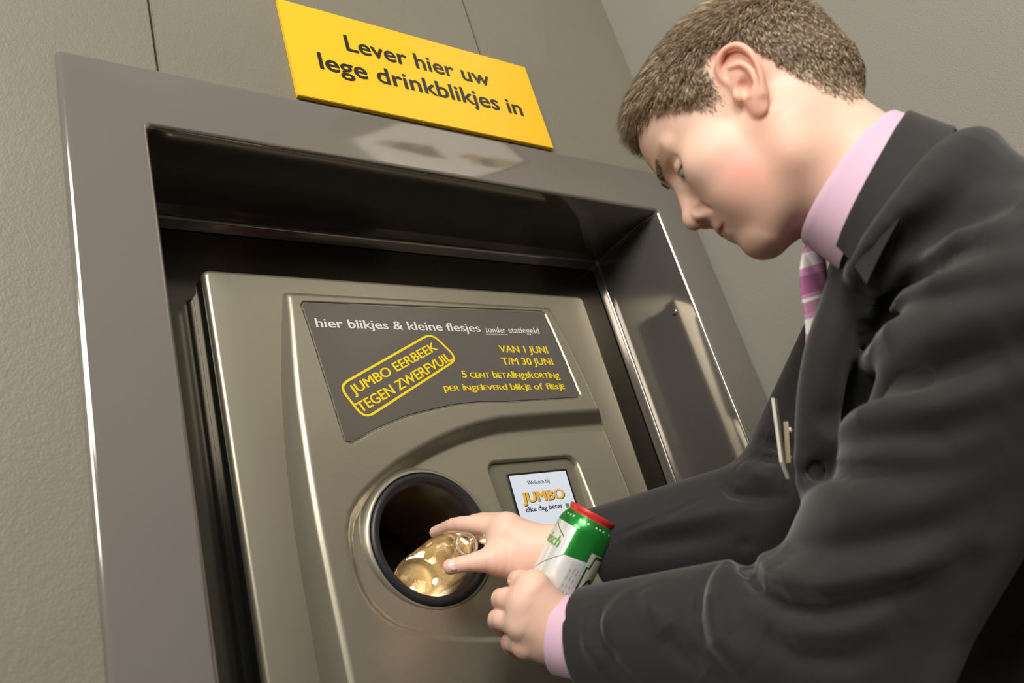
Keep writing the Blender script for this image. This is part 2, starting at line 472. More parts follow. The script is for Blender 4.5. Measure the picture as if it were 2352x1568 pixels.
def wf(z): return np.interp(z, wz[::-1], wv[::-1])
def smooth_tab(fn):
    zz = np.linspace(.6, 1.75, 600); vv = fn(zz); k = np.ones(31) / 31
    vp = np.pad(vv, 15, mode='edge'); vv = np.convolve(vp, k, 'valid')
    return lambda z: np.interp(z, zz, vv)
pf = smooth_tab(pf); wf = smooth_tab(wf)
HC = np.array([.5665, 1.2570]); HR = .0835
lip = [(1.05, 1.4185), (.92, 1.4185), (.82, 1.4165), (.7225, 1.4132), (.682, 1.407), (.644, 1.398), (.606, 1.386), (.5686, 1.3711), (.541, 1.3587), (.5183, 1.3455), (.496, 1.331), (.4754, 1.3145), (.461, 1.297),
       (.4535, 1.276), (.4510, 1.2525), (.4515, 1.228), (.4567, 1.205), (.464, 1.188), (.4758, 1.172), (.491, 1.160), (.511, 1.150), (.535, 1.1405), (.565, 1.132), (.5950, 1.1255), (.6255, 1.1204), (.70, 1.111), (.80, 1.106), (1.05, 1.104)]
def pocket_floor(z): return np.interp(z, [1.10, 1.14, 1.18, 1.39], [.0285, .0262, .022, .0035])
dec = [(.4622, 1.5880), (.4655, 1.5925), (.8745, 1.5985), (.8795, 1.5945), (.8880, 1.4468), (.8835, 1.4425), (.7450, 1.4385), (.6965, 1.4395), (.6530, 1.4365), (.6130, 1.4300), (.5730, 1.4225), (.5440, 1.4130), (.5175, 1.4035), (.5000, 1.3955), (.4848, 1.3885), (.4775, 1.3905)]
BZ = (.7715, 1.2985, .0815, .0545)         # screen recess: centre x, z, half width, half height
def housing(P):
    x, y, z = P[:, 0], P[:, 1], P[:, 2]; q = MY - y
    f = (np.abs(x - .672) - (wf(z) - .72 * np.maximum(q, 0))) * .82
    f = smax(f, (z - 1.6125 + .55 * q) * .88, .006)
    f = smax(f, (q - pf(z)) * .98, .0045)
    f = smax(f, -(q + .002), .001); f = np.maximum(f, .72 - z)
    S = poly_dist(x, z, lip)
    pfl = pocket_floor(z)
    cut = smax(S + (pf(z) - q) * .85, (pfl - q), .003)
    f = smax(f, -cut * .8, .004)
    # recess for the printed film
    f = smax(f, -smax(poly_dist(x, z, dec) - .0022, (pf(z) - .0022) - q, .001), .0022)
    # recess for the screen
    b = rbox2(x, z, BZ[0] + (1.30 - z) * .012, BZ[1], BZ[2], BZ[3], .016)
    f = smax(f, -smax(b + (pfl - q) * .25, -.002 - q, .002), .004)
    # intake hole
    rr = np.sqrt((x - HC[0]) ** 2 + (z - HC[1]) ** 2)
    f = smax(f, -(rr - .086), .002)
    return f
sdf_obj('front_housing', housing, (.38, .070, .70), (.96, .126, 1.63), .0017, M_silver, mc, slack=1.6)
# printed film in its recess
def film():
    bm = bmesh.new()
    def yy(x, z): return MY - float(pf(z)) + .0014
    pts = dec[:]
    # grid cut to the outline: subdivide outline and fill by scanlines in z
    P = []
    n = len(pts)
    for i in range(n):
        a = np.array(pts[i]); b = np.array(pts[(i + 1) % n]); k = max(1, int(np.linalg.norm(b - a) / .01))
        for j in range(k): P.append(a + (b - a) * j / k)
    vs = [bm.verts.new((p[0], yy(*p), p[1])) for p in P]
    bm.faces.new(vs)
    bmesh.ops.triangulate(bm, faces=bm.faces[:])
    for zc in np.arange(1.395, 1.6, .01):
        bmesh.ops.bisect_plane(bm, geom=bm.verts[:] + bm.edges[:] + bm.faces[:], plane_co=(0, 0, zc), plane_no=(0, 0, 1))
    for v in bm.verts: v.co.y = yy(v.co.x, v.co.z)
    bmesh.ops.recalc_face_normals(bm, faces=bm.faces[:])
    me = bpy.data.meshes.new('instruction_film'); bm.to_mesh(me); bm.free()
    o = bpy.data.objects.new('instruction_film', me); COL.objects.link(o); me.materials.append(M_decal); adopt(o, mc)
    s = o.modifiers.new('thickness', 'SOLIDIFY'); s.thickness = .0008; s.offset = 0
    return o
fo = film()
tag(fo, 'brown grey printed film with white and yellow lettering')
def on_film(px, py):
    y = .10
    for _ in range(8):
        p = at(px, py, y); y = MY - float(pf(p[2])) + .0008
    return at(px, py, y)
def film_map(P, l):
    Q = P.copy(); Q[:, 1] = MY - pf(P[:, 2]) + .0010 - l; return Q
def fl(s, pa, pb, capx, m=M_yink, offset=.012, spacing=1.):
    A = on_film(*pa); B = on_film(*pb); d = B - A; up = unit(np.array([-d[2], 0, d[0]]))
    C = on_film(pa[0] + capx[0], pa[1] + capx[1]); cap = float((C - A) @ up)
    print('film', s, np.round(A, 4), np.round(B, 4), round(cap, 4))
    lettering('lettering', s, A, B, up, cap, (0, -1, 0), m, fo, offset, 0, .0003, spacing, mapf=film_map)
fl('hier blikjes & kleine flesjes', (727, 751), (1105, 762), (-2, -20), M_wink, .014)
fl('zonder', (1116, 763), (1163, 764), (-1, -13), M_wink, .004)
fl('statiegeld', (1170, 764), (1240, 766), (-1, -13), M_wink, .004)
fl('VAN 1 JUNI', (1150, 809), (1260, 811), (-4, -16), offset=.018)
fl('T/M 30 JUNI', (1155, 837), (1272, 838), (-4, -16), offset=.018)
fl('~5 CENT bETAliNgskORTiNg', (1063, 867), (1287, 868), (-2, -16), offset=.014)
fl('~pER iNgElEVERd blikjE of flEsjE', (1021, 897), (1298, 893), (-2, -15), offset=.014)
fl('JUMBO EERBEEK', (813, 907), (1007, 802), (-10, -21), offset=.022)
fl('TEGEN ZWERFVUIL', (830, 948), (1040, 826), (-12, -22), offset=.022)
def stroke(pts, w, m, parent, close=False, name='stamp_outline'):
    pts = [np.asarray(p, float) for p in pts]; n = len(pts); L = []
    for i in range(n):
        a = pts[(i - 1) % n] if (close or i) else pts[i]; b = pts[(i + 1) % n] if (close or i < n - 1) else pts[i]
        t = unit(b - a); nn = np.array([-t[2], 0, t[0]]); L.append((pts[i] + nn * w / 2, pts[i] - nn * w / 2))
    A = np.array([p for p, _ in L]); B = np.array([p for _, p in L])
    V = np.vstack([film_map(A, .0003), film_map(B, .0003), film_map(A, 0), film_map(B, 0)])
    Fc = []
    for i in range(n if close else n - 1):
        j = (i + 1) % n
        Fc += [(i, j, n + j, n + i), (i, 2 * n + i, 2 * n + j, j), (n + i, n + j, 3 * n + j, 3 * n + i)]
    return mesh_obj(name, V, Fc, m, parent, False)
c4 = [on_film(*p) for p in ((778, 886), (838, 962), (1051, 824), (991, 765))]
def rounded(c, r, n=6):
    out = []
    for i in range(len(c)):
        p = c[i]; a = unit(c[i - 1] - p); b = unit(c[(i + 1) % len(c)] - p)
        for k in range(n + 1):
            t = k / n; s = p + a * r; e = p + b * r; out.append((1 - t) ** 2 * s + 2 * t * (1 - t) * p + t * t * e)
    return out
stroke(rounded(c4, .016), .0034, M_yink, fo, True)
stroke([on_film(1116, 767), on_film(1166, 768)], .0007, M_wink, fo, False, 'underline')

# screen
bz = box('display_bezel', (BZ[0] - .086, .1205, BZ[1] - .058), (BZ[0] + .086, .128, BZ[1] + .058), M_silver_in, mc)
mesh_y = .1185
sc0, sc1, sz0, sz1 = .7255, .8300, 1.2575, 1.3325
rect_sweep('display_frame', sc0, sc1, sz0, sz1, [(.0035, .1206), (.0030, .1186), (.0012, .1182), (.0002, .1190)], M_sealm, mc, rc=.0012)
scr = box('display', (sc0 - .0004, .1190, sz0 - .0004), (sc1 + .0004, .121, sz1 + .0004), M_screen, mc)
tag(scr, 'lit white screen with orange and black lettering')
def sl(s, pa, pb, cap, m, offset=.0, dz=0., dx=0., spacing=1.):
    A = at(*pa, .1188); B = at(*pb, .1188); z = (A[2] + B[2]) / 2; A[2] = B[2] = z
    A = A + np.array([dx, 0, dz]); B = B + np.array([dx, 0, dz])
    print('scr', s, A, B)
    lettering('lettering', s, A, B, (0, 0, 1), cap, (0, -1, 0), m, scr, offset, 0 if dx == 0 else -.0001, .0002, spacing)
sl('Welkom bij', (1212, 1113), (1263, 1108), .0060, M_scr_d, 0.)
sl('JUMBO', (1202, 1158), (1299, 1143), .0140, M_scr_d, .045, .0004, .0010)
sl('JUMBO', (1202, 1158), (1299, 1143), .0135, M_scr_o, .040, .0014)
sl('elke dag beter', (1208, 1175), (1294, 1165), .0072, M_scr_d, .022, -.0006)
g = at(1303, 1160, .1188); box('screen_mark', (g[0] - .0030, .1186, g[2] - .0035), (g[0] + .0035, .1191, g[2] + .0030), M_scr_g, scr)

# intake
hc = np.array([HC[0], 0, HC[1]]); ax = np.array([0, 1., 0])
def hl(name, prof, m, parent=mc, **k): return lathe(name, hc, ax, prof, m, parent, 96, 50, **k)
hl('intake_bezel', [(.0835, .103), (.0838, .0985), (.0850, .0965), (.0872, .0965), (.0895, .0985), (.0925, .1035), (.0955, .109), (.0975, .1135), (.098, .122)], M_silver)
ring = hl('intake_ring', [(.0705, .128), (.0702, .110), (.0704, .104), (.0716, .0985), (.0740, .0955), (.0775, .0940), (.0810, .0945), (.0832, .0965), (.0840, .1000), (.0840, .120)], M_rubber)
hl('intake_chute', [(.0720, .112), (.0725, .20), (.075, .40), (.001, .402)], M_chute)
drum = lathe('chute_drum', (HC[0] - .078, .325, HC[1] - .006), (1, .0, .25), [(.001, 0), (.052, 0), (.056, .004), (.056, .14), (.052, .144), (.001, .144)], M_black, mc, 48)
drum.data.name = 'chute_drum'

# ------------------------------------------------------------------ poster high on the right wall, seen only as a reflection in the steel
def refl(px, py, X=1.2155):
    P = at(px, py, 0); d = P - CAM; d[1] *= -1; q_ = P + d * ((X - P[0]) / d[0]); return q_
po = empty('poster', (1.215, -.70, 2.17), 'large pale poster with brown and yellow figures high on the right wall', 'poster')
box('poster_board', (1.2095, -1.02, 2.172), (1.2185, -.335, 2.72), mat('poster_paper', (.85, .82, .74), .5), po)
def patch(name, pts, col, k):
    P = [refl(*p) for p in pts]; x = 1.2090 - .0008 * k
    V = [(x, p[1], p[2]) for p in P] + [(1.2095, p[1], p[2]) for p in P]; n = len(P)
    mesh_obj(name, V, [tuple(range(n)), tuple(range(n, 2 * n))[::-1]] + [(i, n + i, n + (i + 1) % n, (i + 1) % n) for i in range(n)], mat('poster_ink', col, .5), po, False)
patch('printed_figure', [(930, 300), (960, 296), (1008, 305), (1018, 345), (1030, 385), (985, 385), (950, 370), (905, 358), (915, 330)], (.16, .09, .06), 1)
patch('printed_figure', [(875, 340), (892, 300), (925, 297), (915, 325), (900, 350)], (.40, .38, .36), 1)
patch('printed_figure', [(1100, 335), (1150, 338), (1208, 349), (1150, 402), (1095, 392), (1088, 360)], (.50, .38, .12), 1)
patch('printed_figure', [(1112, 348), (1140, 350), (1150, 398), (1118, 396)], (.05, .04, .03), 2)
patch('printed_figure', [(1068, 346), (1095, 326), (1112, 333), (1085, 350), (1078, 365)], (.42, .20, .12), 3)
patch('printed_figure', [(960, 305), (985, 302), (990, 325), (965, 328)], (.55, .40, .10), 2)

# ------------------------------------------------------------------ the man
HT = np.array([.7231, -.4270, 1.5034])
HR_ = np.array([[-.4911, -.8469, -.2039], [.7989, -.5312, .2822], [-.3473, -.0243, .9374]])   # columns: forward, left, up
def hl2w(p): return HR_ @ np.asarray(p, float) + HT
N_ = np.array([.795, -.487, 1.395])
SL = np.array([.735, -.580, 1.243]); EL = np.array([.712, -.318, 1.026]); WL = atd(1268, 1446, .915)
SR = np.array([.960, -.395, 1.370]); ER = atd(1800, 1172, .965); WR = atd(1222, 1266, 1.0)
CT = np.array([.865, -.530, 1.215]); PV = np.array([.935, -.650, .95]); AX = unit([-.25, -.19, -.10])
person = empty('person', (.95, -.68, 0), 'man in dark suit and pink shirt leaning to the machine with hands full', 'person')

# collar ring frame found from the collar line in the photograph
CF = atd(1848, 560, .820); CB = atd(2062, 255, .810); CMID = (CF + CB) / 2
CL = atd(1921, 388, .760) - CMID; CFW = (CF - CB) / 2; NUP = unit(np.cross(CFW, CL)); NUP = NUP if NUP[2] > 0 else -NUP
NB = CMID - NUP * .06
print('collar', CF, CB, CL, NUP, np.linalg.norm(CFW), np.linalg.norm(CL))

def head_base(q):
    """q: head coordinates (forward, left, up)"""
    a = q.copy(); a[:, 1] = np.abs(a[:, 1])
    d = ell(q, (-.020, 0, .043), (.106, .0755, .087))
    d = smin(d, ell(q, (-.062, 0, -.006), (.058, .056, .050)), .03)
    d = smin(d, ell(q, (.036, 0, .047), (.060, .060, .062)), .02)
    d = smin(d, ell(q, (.040, 0, -.018), (.048, .0600, .066)), .025)
    d = smin(d, cone(a, (.000, .048, -.030), (.006, .045, -.068), .022, .019), .02)
    d = smin(d, cone(a, (.006, .045, -.068), (.066, .014, -.092), .0205, .0185), .02)
    d = smin(d, ell(q, (.028, 0, -.085), (.050, .040, .026)), .02)
    d = smin(d, ell(a, (.050, .030, -.045), (.036, .030, .040)), .025)
    d = smin(d, ell(a, (.056, .042, -.010), (.028, .021, .022)), .018)
    d = smin(d, ell(q, (.071, 0, -.091), (.0205, .022, .0195)), .012)
    d = smin(d, ell(q, (.066, 0, -.055), (.031, .030, .028)), .014)
    d = smin(d, cone(a, (-.018, .040, -.045), (-.004, .026, -.115), .029, .028), .03)
    # brow and sockets
    d = smin(d, cone(a, (.088, .008, .029), (.073, .040, .032), .0100, .007), .012)
    d = smax(d, -ell(a, (.094, .030, .010), (.0155, .0165, .0110)), .012)
    d = smin(d, ell(a, (.0728, .0285, .0100), (.0145, .0155, .0130)), .004)
    # nose
    n = cone(q, (.086, 0, .014), (.1010, 0, -.022), .0080, .0095)
    n = smin(n, sph(q, (.1035, 0, -.0285), .0118), .006)
    n = smin(n, ell(a, (.0935, .0130, -.0322), (.0112, .0078, .0096)), .005)
    d = smin(d, n, .009)
    d = smax(d, -ell(a, (.1010, .0078, -.0415), (.0055, .0030, .0045)), .003)
    return d
def skull_only(q): return head_base(q)
EC = (-.010, .0765, .008)
def ear(q, d):
    a = q.copy(); a[:, 1] = np.abs(a[:, 1])
    # ear plane frame: v up the long axis, u forward, w outward (tilted back edge out)
    vv = unit([-.27, .06, 1.0]); w = unit([.42, 1.0, .05]); w = unit(w - vv * (w @ vv)); u = np.cross(w, vv)
    if u[0] < 0: u = -u
    e = np.stack([(a - EC) @ u, (a - EC) @ vv, (a - EC) @ w], 1)
    plate = ell(e, (-.002, .004, -.001), (.0165, .034, .0045))
    helix = schain(e, [(.0125, .006, -.002), (.0165, .019, .002), (.0130, .031, .0045), (.002, .0380, .0055), (-.0110, .0345, .0060), (-.0180, .022, .0060), (-.0190, .006, .0055), (-.0150, -.010, .0050), (-.0085, -.022, .004)],
                  [.0026, .0032, .0034, .0035, .0035, .0034, .0032, .0030, .0034])
    lobe = ell(e, (.0010, -.0290, .0020), (.0085, .0105, .0042))
    anti = schain(e, [(.004, .022, .002), (-.006, .016, .0035), (-.0105, .004, .0040), (-.008, -.009, .0040), (.000, -.0170, .0035)], [.0022, .0030, .0032, .0032, .0034])
    trag = ell(e, (.0125, -.0075, .0020), (.0045, .0070, .0045))
    r = smin(plate, helix, .003); r = smin(r, lobe, .006); r = smin(r, anti, .003)
    r = smax(r, -ell(e, (.0025, -.0040, .0060), (.0085, .0105, .0085)), .004)
    r = smin(r, ell(e, (-.003, -.0205, .0012), (.0095, .0085, .0048)), .006)
    r = smin(r, trag, .003)
    root = ell(e, (.006, .002, -.008), (.013, .028, .010))
    r = smin(r, smax(root, -ell(e, (.0035, -.004, .0030), (.0075, .0090, .0085)), .003), .004)
    return smin(d, r, .004)
def lips(q, d):
    a = q.copy(); a[:, 1] = np.abs(a[:, 1])
    up = chain(a, [(.0880, 0, -.0555), (.0860, .010, -.0560), (.0775, .0235, -.0600)], [.0082, .0072, .0030], .004)
    lo = chain(a, [(.0862, 0, -.0680), (.0835, .011, -.0675), (.0775, .0225, -.0620)], [.0078, .0068, .0028], .004)
    d = smin(d, up, .004); d = smin(d, lo, .004)
    d = smax(d, -chain(a, [(.0980, 0, -.0618), (.0945, .010, -.0616), (.0850, .0235, -.0612), (.0810, .0275, -.0600)], [.0016, .0016, .0016, .0014], .002), .002)
    d = smax(d, -cone(a, (.100, 0, -.0440), (.0985, 0, -.0500), .0030, .0026), .004)
    d = smax(d, -chain(a, [(.0975, .0185, -.030), (.0850, .026, -.042), (.0800, .031, -.052)], [.0022, .0020, .0012], .003), .008)
    return d
def lids(q, d):
    a = q.copy(); a[:, 1] = np.abs(a[:, 1])
    d = smax(d, -chain(a, [(.0878, .0205, .0030), (.0872, .0290, .0040), (.0800, .0400, .0045)], [.0020, .0034, .0018], .002), .002)
    d = smax(d, -chain(a, [(.0900, .0180, .0150), (.0885, .0290, .0190), (.0790, .0430, .0160)], [.0012, .0014, .0012], .002), .003)
    return d
def headf(q):
    d = head_base(q)
    d = local(d, q, (.092, 0, -.050), .06, lips, 0)
    d = local(d, q, (.082, 0, .010), .06, lids, 0)
    m = (np.abs(q[:, 1]) > .045) & (np.abs(q[:, 0]) < .06) & (np.abs(q[:, 2]) < .07)
    if m.any(): d[m] = ear(q[m], d[m])
    return d

# hands: joints found from the photograph, (pixel x, pixel y, distance)
def P3(*L): return [atd(*p) for p in L]
RH = dict(
    palm=[(P3((1222, 1268, 1.0), (1165, 1218, 1.005)), (.026, .022)), (P3((1215, 1262, 1.0), (1160, 1252, 1.0)), (.027, .022)), (P3((1222, 1288, .995), (1145, 1285, .985)), (.024, .0165)),
          (P3((1200, 1245, 1.02), (1150, 1222, 1.035)), (.024, .019)), (P3((1205, 1255, 1.03), (1150, 1240, 1.055)), (.022, .016))],
    index=(P3((1155, 1210, 1.010), (1060, 1204, 1.035), (1022, 1214, 1.062), (1000, 1222, 1.078)), (.0145, .0098, .0085, .0076)),
    middle=(P3((1146, 1202, 1.040), (1090, 1198, 1.080), (1045, 1225, 1.115), (1030, 1240, 1.120)), (.0135, .0098, .0088, .0078)),
    ring=(P3((1146, 1228, 1.060), (1098, 1236, 1.105), (1065, 1262, 1.120), (1052, 1276, 1.115)), (.0125, .0094, .0084, .0075)),
    little=(P3((1150, 1252, 1.065), (1112, 1266, 1.098), (1092, 1288, 1.108), (1082, 1300, 1.105)), (.0115, .0084, .0076, .0068)),
    thumb=(P3((1180, 1290, .990), (1130, 1286, .978), (1075, 1293, .972), (1034, 1301, .974)), (.0200, .0150, .0095, .0088)))
LH = dict(
    palm=[(P3((1285, 1440, .910), (1226, 1350, .905)), (.026, .0185)), (P3((1285, 1450, .908), (1206, 1386, .900)), (.027, .0185)), (P3((1285, 1462, .910), (1200, 1432, .900)), (.026, .018)),
          (P3((1285, 1470, .915), (1210, 1478, .908)), (.025, .016))],
    index=(P3((1226, 1346, .908), (1188, 1332, .938), (1200, 1352, .962), (1222, 1372, .985)), (.0150, .0108, .0095, .0082)),
    middle=(P3((1204, 1384, .902), (1152, 1374, .934), (1160, 1392, .964), (1182, 1410, .988)), (.0155, .0115, .0100, .0085)),
    ring=(P3((1198, 1430, .902), (1143, 1421, .932), (1152, 1440, .962), (1172, 1454, .986)), (.0150, .0110, .0098, .0082)),
    little=(P3((1206, 1476, .908), (1172, 1473, .934), (1178, 1490, .958), (1198, 1500, .978)), (.0140, .0105, .0088, .0075)),
    thumb=(P3((1280, 1420, .925), (1300, 1385, .955), (1320, 1370, .985), (1300, 1350, 1.005)), (.0200, .0150, .0105, .0088)))
def hand(H):
    def fn(P, d):
        p = None
        for (a, b), (ra, rb) in H['palm']:
            e = cone(P, a, b, ra, rb); p = e if p is None else smin(p, e, .014)
        p = smin(p, schain(P, *H['thumb'], sub=3), .010)
        fs = None
        for k in ('index', 'middle', 'ring', 'little'):
            e = schain(P, *H[k], sub=3); fs = e if fs is None else smin(fs, e, .0022)
        p = smin(p, fs, .007)
        return smin(d, p, .012)
    return fn
_rh, _lh = hand(RH), hand(LH)
_rt = np.array(P3((1034, 1301, .974)))[0]
def body(P):
    d = cone(P, hl2w((-.030, 0, -.030)), CMID - NUP * .035 - unit(CFW) * .004, .0585, .0545)
    d = smin(d, cone(P, CMID - NUP * .115, SL, .048, .042), .02)
    d = smin(d, cone(P, CMID - NUP * .115, SR, .048, .042), .02)
    d = smin(d, cone(P, CMID - NUP * .03, CMID - NUP * .115, .054, .058), .01)
    d = smin(d, cone(P, CT - AX * .06, CT + AX * .06, .09, .09), .04)
    d = smin(d, cone(P, CT, PV, .095, .105), .05)
    d = smin(d, cone(P, SL, EL, .045, .036), .02); d = smin(d, cone(P, EL, WL, .038, .0275), .01)
    d = smin(d, cone(P, SR, ER, .045, .036), .02); d = smin(d, cone(P, ER, WR, .038, .0265), .01)
    def hd(Q, dd):
        q = (Q - HT) @ HR_
        return smin(dd, headf(q), .018)
    d = local(d, P, HT, .20, hd, 0)
    d = local(d, P, atd(1120, 1255, 1.03), .16, _rh, 0)
    d = local(d, P, atd(1210, 1420, .93), .16, _lh, 0)
    return d
bo, BV, BN = sdf_obj('body', body, (.40, -.78, .86), (1.10, .24, 1.70), .0017, M_skin, person, slack=1.15)

# complexion: lips, cheek flush, brows, ear rims
def zone(q, c, r): return np.exp(-(((q - np.asarray(c)) / np.asarray(r)) ** 2).sum(1))
q = (BV - HT) @ HR_; qa = q.copy(); qa[:, 1] = np.abs(qa[:, 1])
base = np.tile(np.array([.86, .56, .435]), (len(BV), 1)).astype(float)
def mixc(w, c):
    global base
    w = np.clip(w, 0, 1)[:, None]; base = base * (1 - w) + np.array(c) * w
mixc(.35 * zone(qa, (.03, .05, -.075), (.05, .04, .035)), (.78, .38, .25))
mixc(.65 * zone(qa, (.047, .055, -.048), (.024, .03, .024)), (.84, .33, .27))
mixc(.5 * zone(qa, (.105, 0, -.030), (.02, .015, .014)), (.86, .45, .35))
lipw = np.exp(-(np.maximum(0, np.abs(q[:, 2] + .0620 - .0 * qa[:, 1]) - .0065 * np.clip(1 - qa[:, 1] / .027, 0, 1)) / .0018) ** 2) * (qa[:, 0] > .074) * (qa[:, 1] < .026)
mixc(.9 * lipw, (.68, .27, .23))
earw = np.exp(-(np.maximum(0, .0775 - qa[:, 1]) / .006) ** 2) * (np.abs(q[:, 0] + .01) < .035) * (np.abs(q[:, 2] - .008) < .05)
mixc(.55 * earw, (.86, .40, .30))
def seg2(q, a, b, w):
    a = np.array(a); b = np.array(b); ab = b - a; t = np.clip(((q - a) @ ab) / (ab @ ab), 0, 1)
    return np.exp(-(ln(q - a - t[:, None] * ab) / w) ** 2)
mixc(.9 * np.maximum(seg2(qa, (.100, .008, .0260), (.090, .024, .0330), .0062), seg2(qa, (.090, .024, .0330), (.079, .040, .0345), .0058)), (.24, .12, .06))
mixc(.85 * seg2(qa, (.0885, .0190, .0050), (.0800, .0410, .0060), .0022), (.10, .06, .04))
for j in list(RH['thumb'][0][-1:]): pass
for (H) in (RH, LH):
    for k in ('index', 'middle', 'ring', 'little'):
        for J, rr in zip(H[k][0][1:], H[k][1][1:]): mixc(.28 * np.exp(-(ln(BV - J) / (rr * 1.25)) ** 4), (.86, .42, .32))
    mixc(.35 * np.exp(-(ln(BV - H['thumb'][0][-1]) / .014) ** 4), (.86, .42, .33))
ca = bo.data.color_attributes.new('tint', 'FLOAT_COLOR', 'POINT')
ca.data.foreach_set('color', np.c_[base, np.ones(len(base))].astype(np.float32).ravel())
# eyes
for s in (1, -1):
    c = hl2w((.0740, s * .0280, .0062))
    e = lathe('eye', c - HR_ @ np.array([.0, 0, .0]), HR_ @ np.array([.80, 0, -.60]), [(.0122 * math.sin(t), .0122 * math.cos(t)) for t in np.linspace(.06, 3.08, 18)], M_eye, person, 32)
    M_iris = mat('iris', (.10, .14, .16), .1)
    i_ = lathe('iris', c, HR_ @ np.array([.80, 0, -.60]), [(.0058, .0112), (.0050, .0119), (.003, .0124), (.001, .0125)], M_iris, e, 24)

# ------------------------------------------------------------------ jacket
CUFL = atd(1345, 1468, .893); CUFR = atd(1300, 1278, .995)
def wdist(P, a, b):
    a = np.asarray(a); b = np.asarray(b); ab = b - a; t = np.clip(((P - a) @ ab) / (ab @ ab), 0, 1)
    return ln(P - a - t[:, None] * ab), t
YOKE = [CMID + CFW * math.cos(a) * (1.0 + .05 * math.cos(a)) + CL * math.sin(a) * 1.10 - NUP * (.0755 - .0065 * math.cos(a)) for a in np.linspace(.55, 2 * math.pi - .55, 12)]
FILL = atd(2035, 740, .84); FILL2 = atd(1990, 900, .855)
LAPEL = [atd(*p) for p in ((1968, 590, .800), (1943, 690, .798), (1908, 790, .798), (1886, 890, .80), (1876, 990, .805), (1872, 1090, .81))]
def jacket_raw(P):
    d = cone(P, CT - AX * .085 + np.array([0, 0, .01]), CT + AX * .085, .118, .118)
    d = smin(d, cone(P, CMID - NUP * .110, SL + AX * -.015 + np.array([0, 0, -.020]), .060, .066), .02)
    d = smin(d, cone(P, CMID - NUP * .100, SR + AX * .02, .066, .070), .05)
    d = smin(d, cone(P, CT, PV, .120, .128), .07)
    d = smin(d, cone(P, PV - AX * .04, PV + AX * .04, .12, .12), .06)
    d = smin(d, cone(P, PV - AX * .06, PV + np.array([0, -.0, -.15]) - AX * .06, .115, .118), .06)
    d = smin(d, cone(P, PV + AX * .06, PV + np.array([0, -.0, -.15]) + AX * .06, .115, .118), .06)
    d = smin(d, cone(P, CMID - NUP * .115 - unit(CFW) * .005, SL + np.array([.03, -.01, -.030]), .056, .062), .03)
    d = smin(d, schain(P, [CT + np.array([0, .02, -.02]), atd(2250, 1480, .93), PV + np.array([-.01, .06, -.02]), PV + np.array([-.01, .03, -.17])], [.11, .085, .10, .10], 2), .05)
    d = smin(d, cone(P, FILL, FILL2, .055, .050), .03)
    d = local(d, P, CMID - NUP * .07, .19, lambda Q, dd: smin(dd, schain(Q, YOKE, [.0205] * len(YOKE), 2), .022), 0)
    lap = schain(P, LAPEL, [.020, .022, .022, .021, .020, .018], 3)
    d = smin(d, lap, .022)
    aR = smin(cone(P, SR, ER, .075, .066), cone(P, ER, CUFR, .066, .045), .02)
    d = smin(d, aR, .03)
    aL = smin(cone(P, SL + np.array([0, 0, -.020]), EL, .080, .082), cone(P, EL, CUFL, .080, .0535), .022)
    d = smin(d, aL, .025)
    return d
def march(px, py, fn, t0=.42, t1=1.6):
    d = unit(ray(px, py)); t = t0
    for _ in range(160):
        v = float(fn((CAM + d * t)[None])[0])
        if v < .0005: return CAM + d * t
        t += max(v * .85, .0008)
        if t > t1: break
    return None
FOLDS = []
def fold(pts, amp, w0, w1=None, taper=True):
    L = []
    for p in pts:
        q_ = march(p[0], p[1], jacket_raw)
        if q_ is not None: L.append(q_)
    if len(L) > 1:
        # resample smoothly
        L = np.array(L); FOLDS.append((L, amp, w0, w1 or w0, taper))
fold([(1995, 735), (2000, 650), (2103, 545), (2210, 490), (2340, 470)], -0.0170, .016, .020)
fold([(1995, 745), (2000, 690), (2085, 612), (2180, 550), (2246, 520)], 0.0124, .011, .016)
fold([(1995, 740), (2040, 690), (2140, 610), (2250, 570), (2340, 550)], -0.0124, .012, .016)
fold([(1995, 780), (1995, 725), (2157, 650), (2340, 605)], 0.0124, .011, .015)
fold([(1995, 800), (2060, 740), (2200, 680), (2340, 645)], -0.0109, .011, .014)
fold([(1995, 840), (2067, 768), (2246, 705), (2340, 685)], 0.0139, .012, .018)
fold([(1950, 905), (2000, 840), (2150, 782), (2345, 735)], 0.0093, .012, .018)
fold([(1905, 955), (1990, 900), (2130, 862), (2345, 800)], -0.0155, .012, .018)
fold([(1905, 1003), (1990, 960), (2150, 925), (2340, 870)], 0.0109, .014, .018)
fold([(1850, 1040), (1987, 1010), (2170, 1000), (2340, 930)], -0.0078, .012, .016)
fold([(1830, 1062), (1987, 1045), (2170, 1042), (2340, 975)], 0.0093, .011, .016)
fold([(1817, 1090), (1941, 1078), (2079, 1083), (2216, 1056), (2340, 990)], -0.0124, .011, .018)
fold([(1790, 1150), (1941, 1150), (2110, 1110), (2250, 1050)], 0.0062, .022, .022)
fold([(1767, 1216), (1941, 1212), (2124, 1170), (2262, 1106)], 0.0062, .016, .018)
fold([(1780, 1262), (1987, 1248), (2170, 1210), (2300, 1130)], -0.0078, .014, .016)
fold([(1730, 1290), (1781, 1335), (1895, 1348), (2079, 1303), (2239, 1235)], 0.0155, .012, .018)
fold([(1712, 1253), (1714, 1300), (1740, 1345), (1804, 1384), (1895, 1392), (2060, 1350), (2200, 1290)], -0.0155, .008, .013)
fold([(1643, 1300), (1611, 1350), (1602, 1423), (1616, 1491), (1666, 1546)], -.006, .006, .009)
fold([(1668, 1295), (1645, 1377), (1658, 1468), (1730, 1546)], 0.0109, .010, .014)
fold([(1770, 1420), (1850, 1460), (1960, 1450), (2080, 1400)], 0.0093, .014, .018)
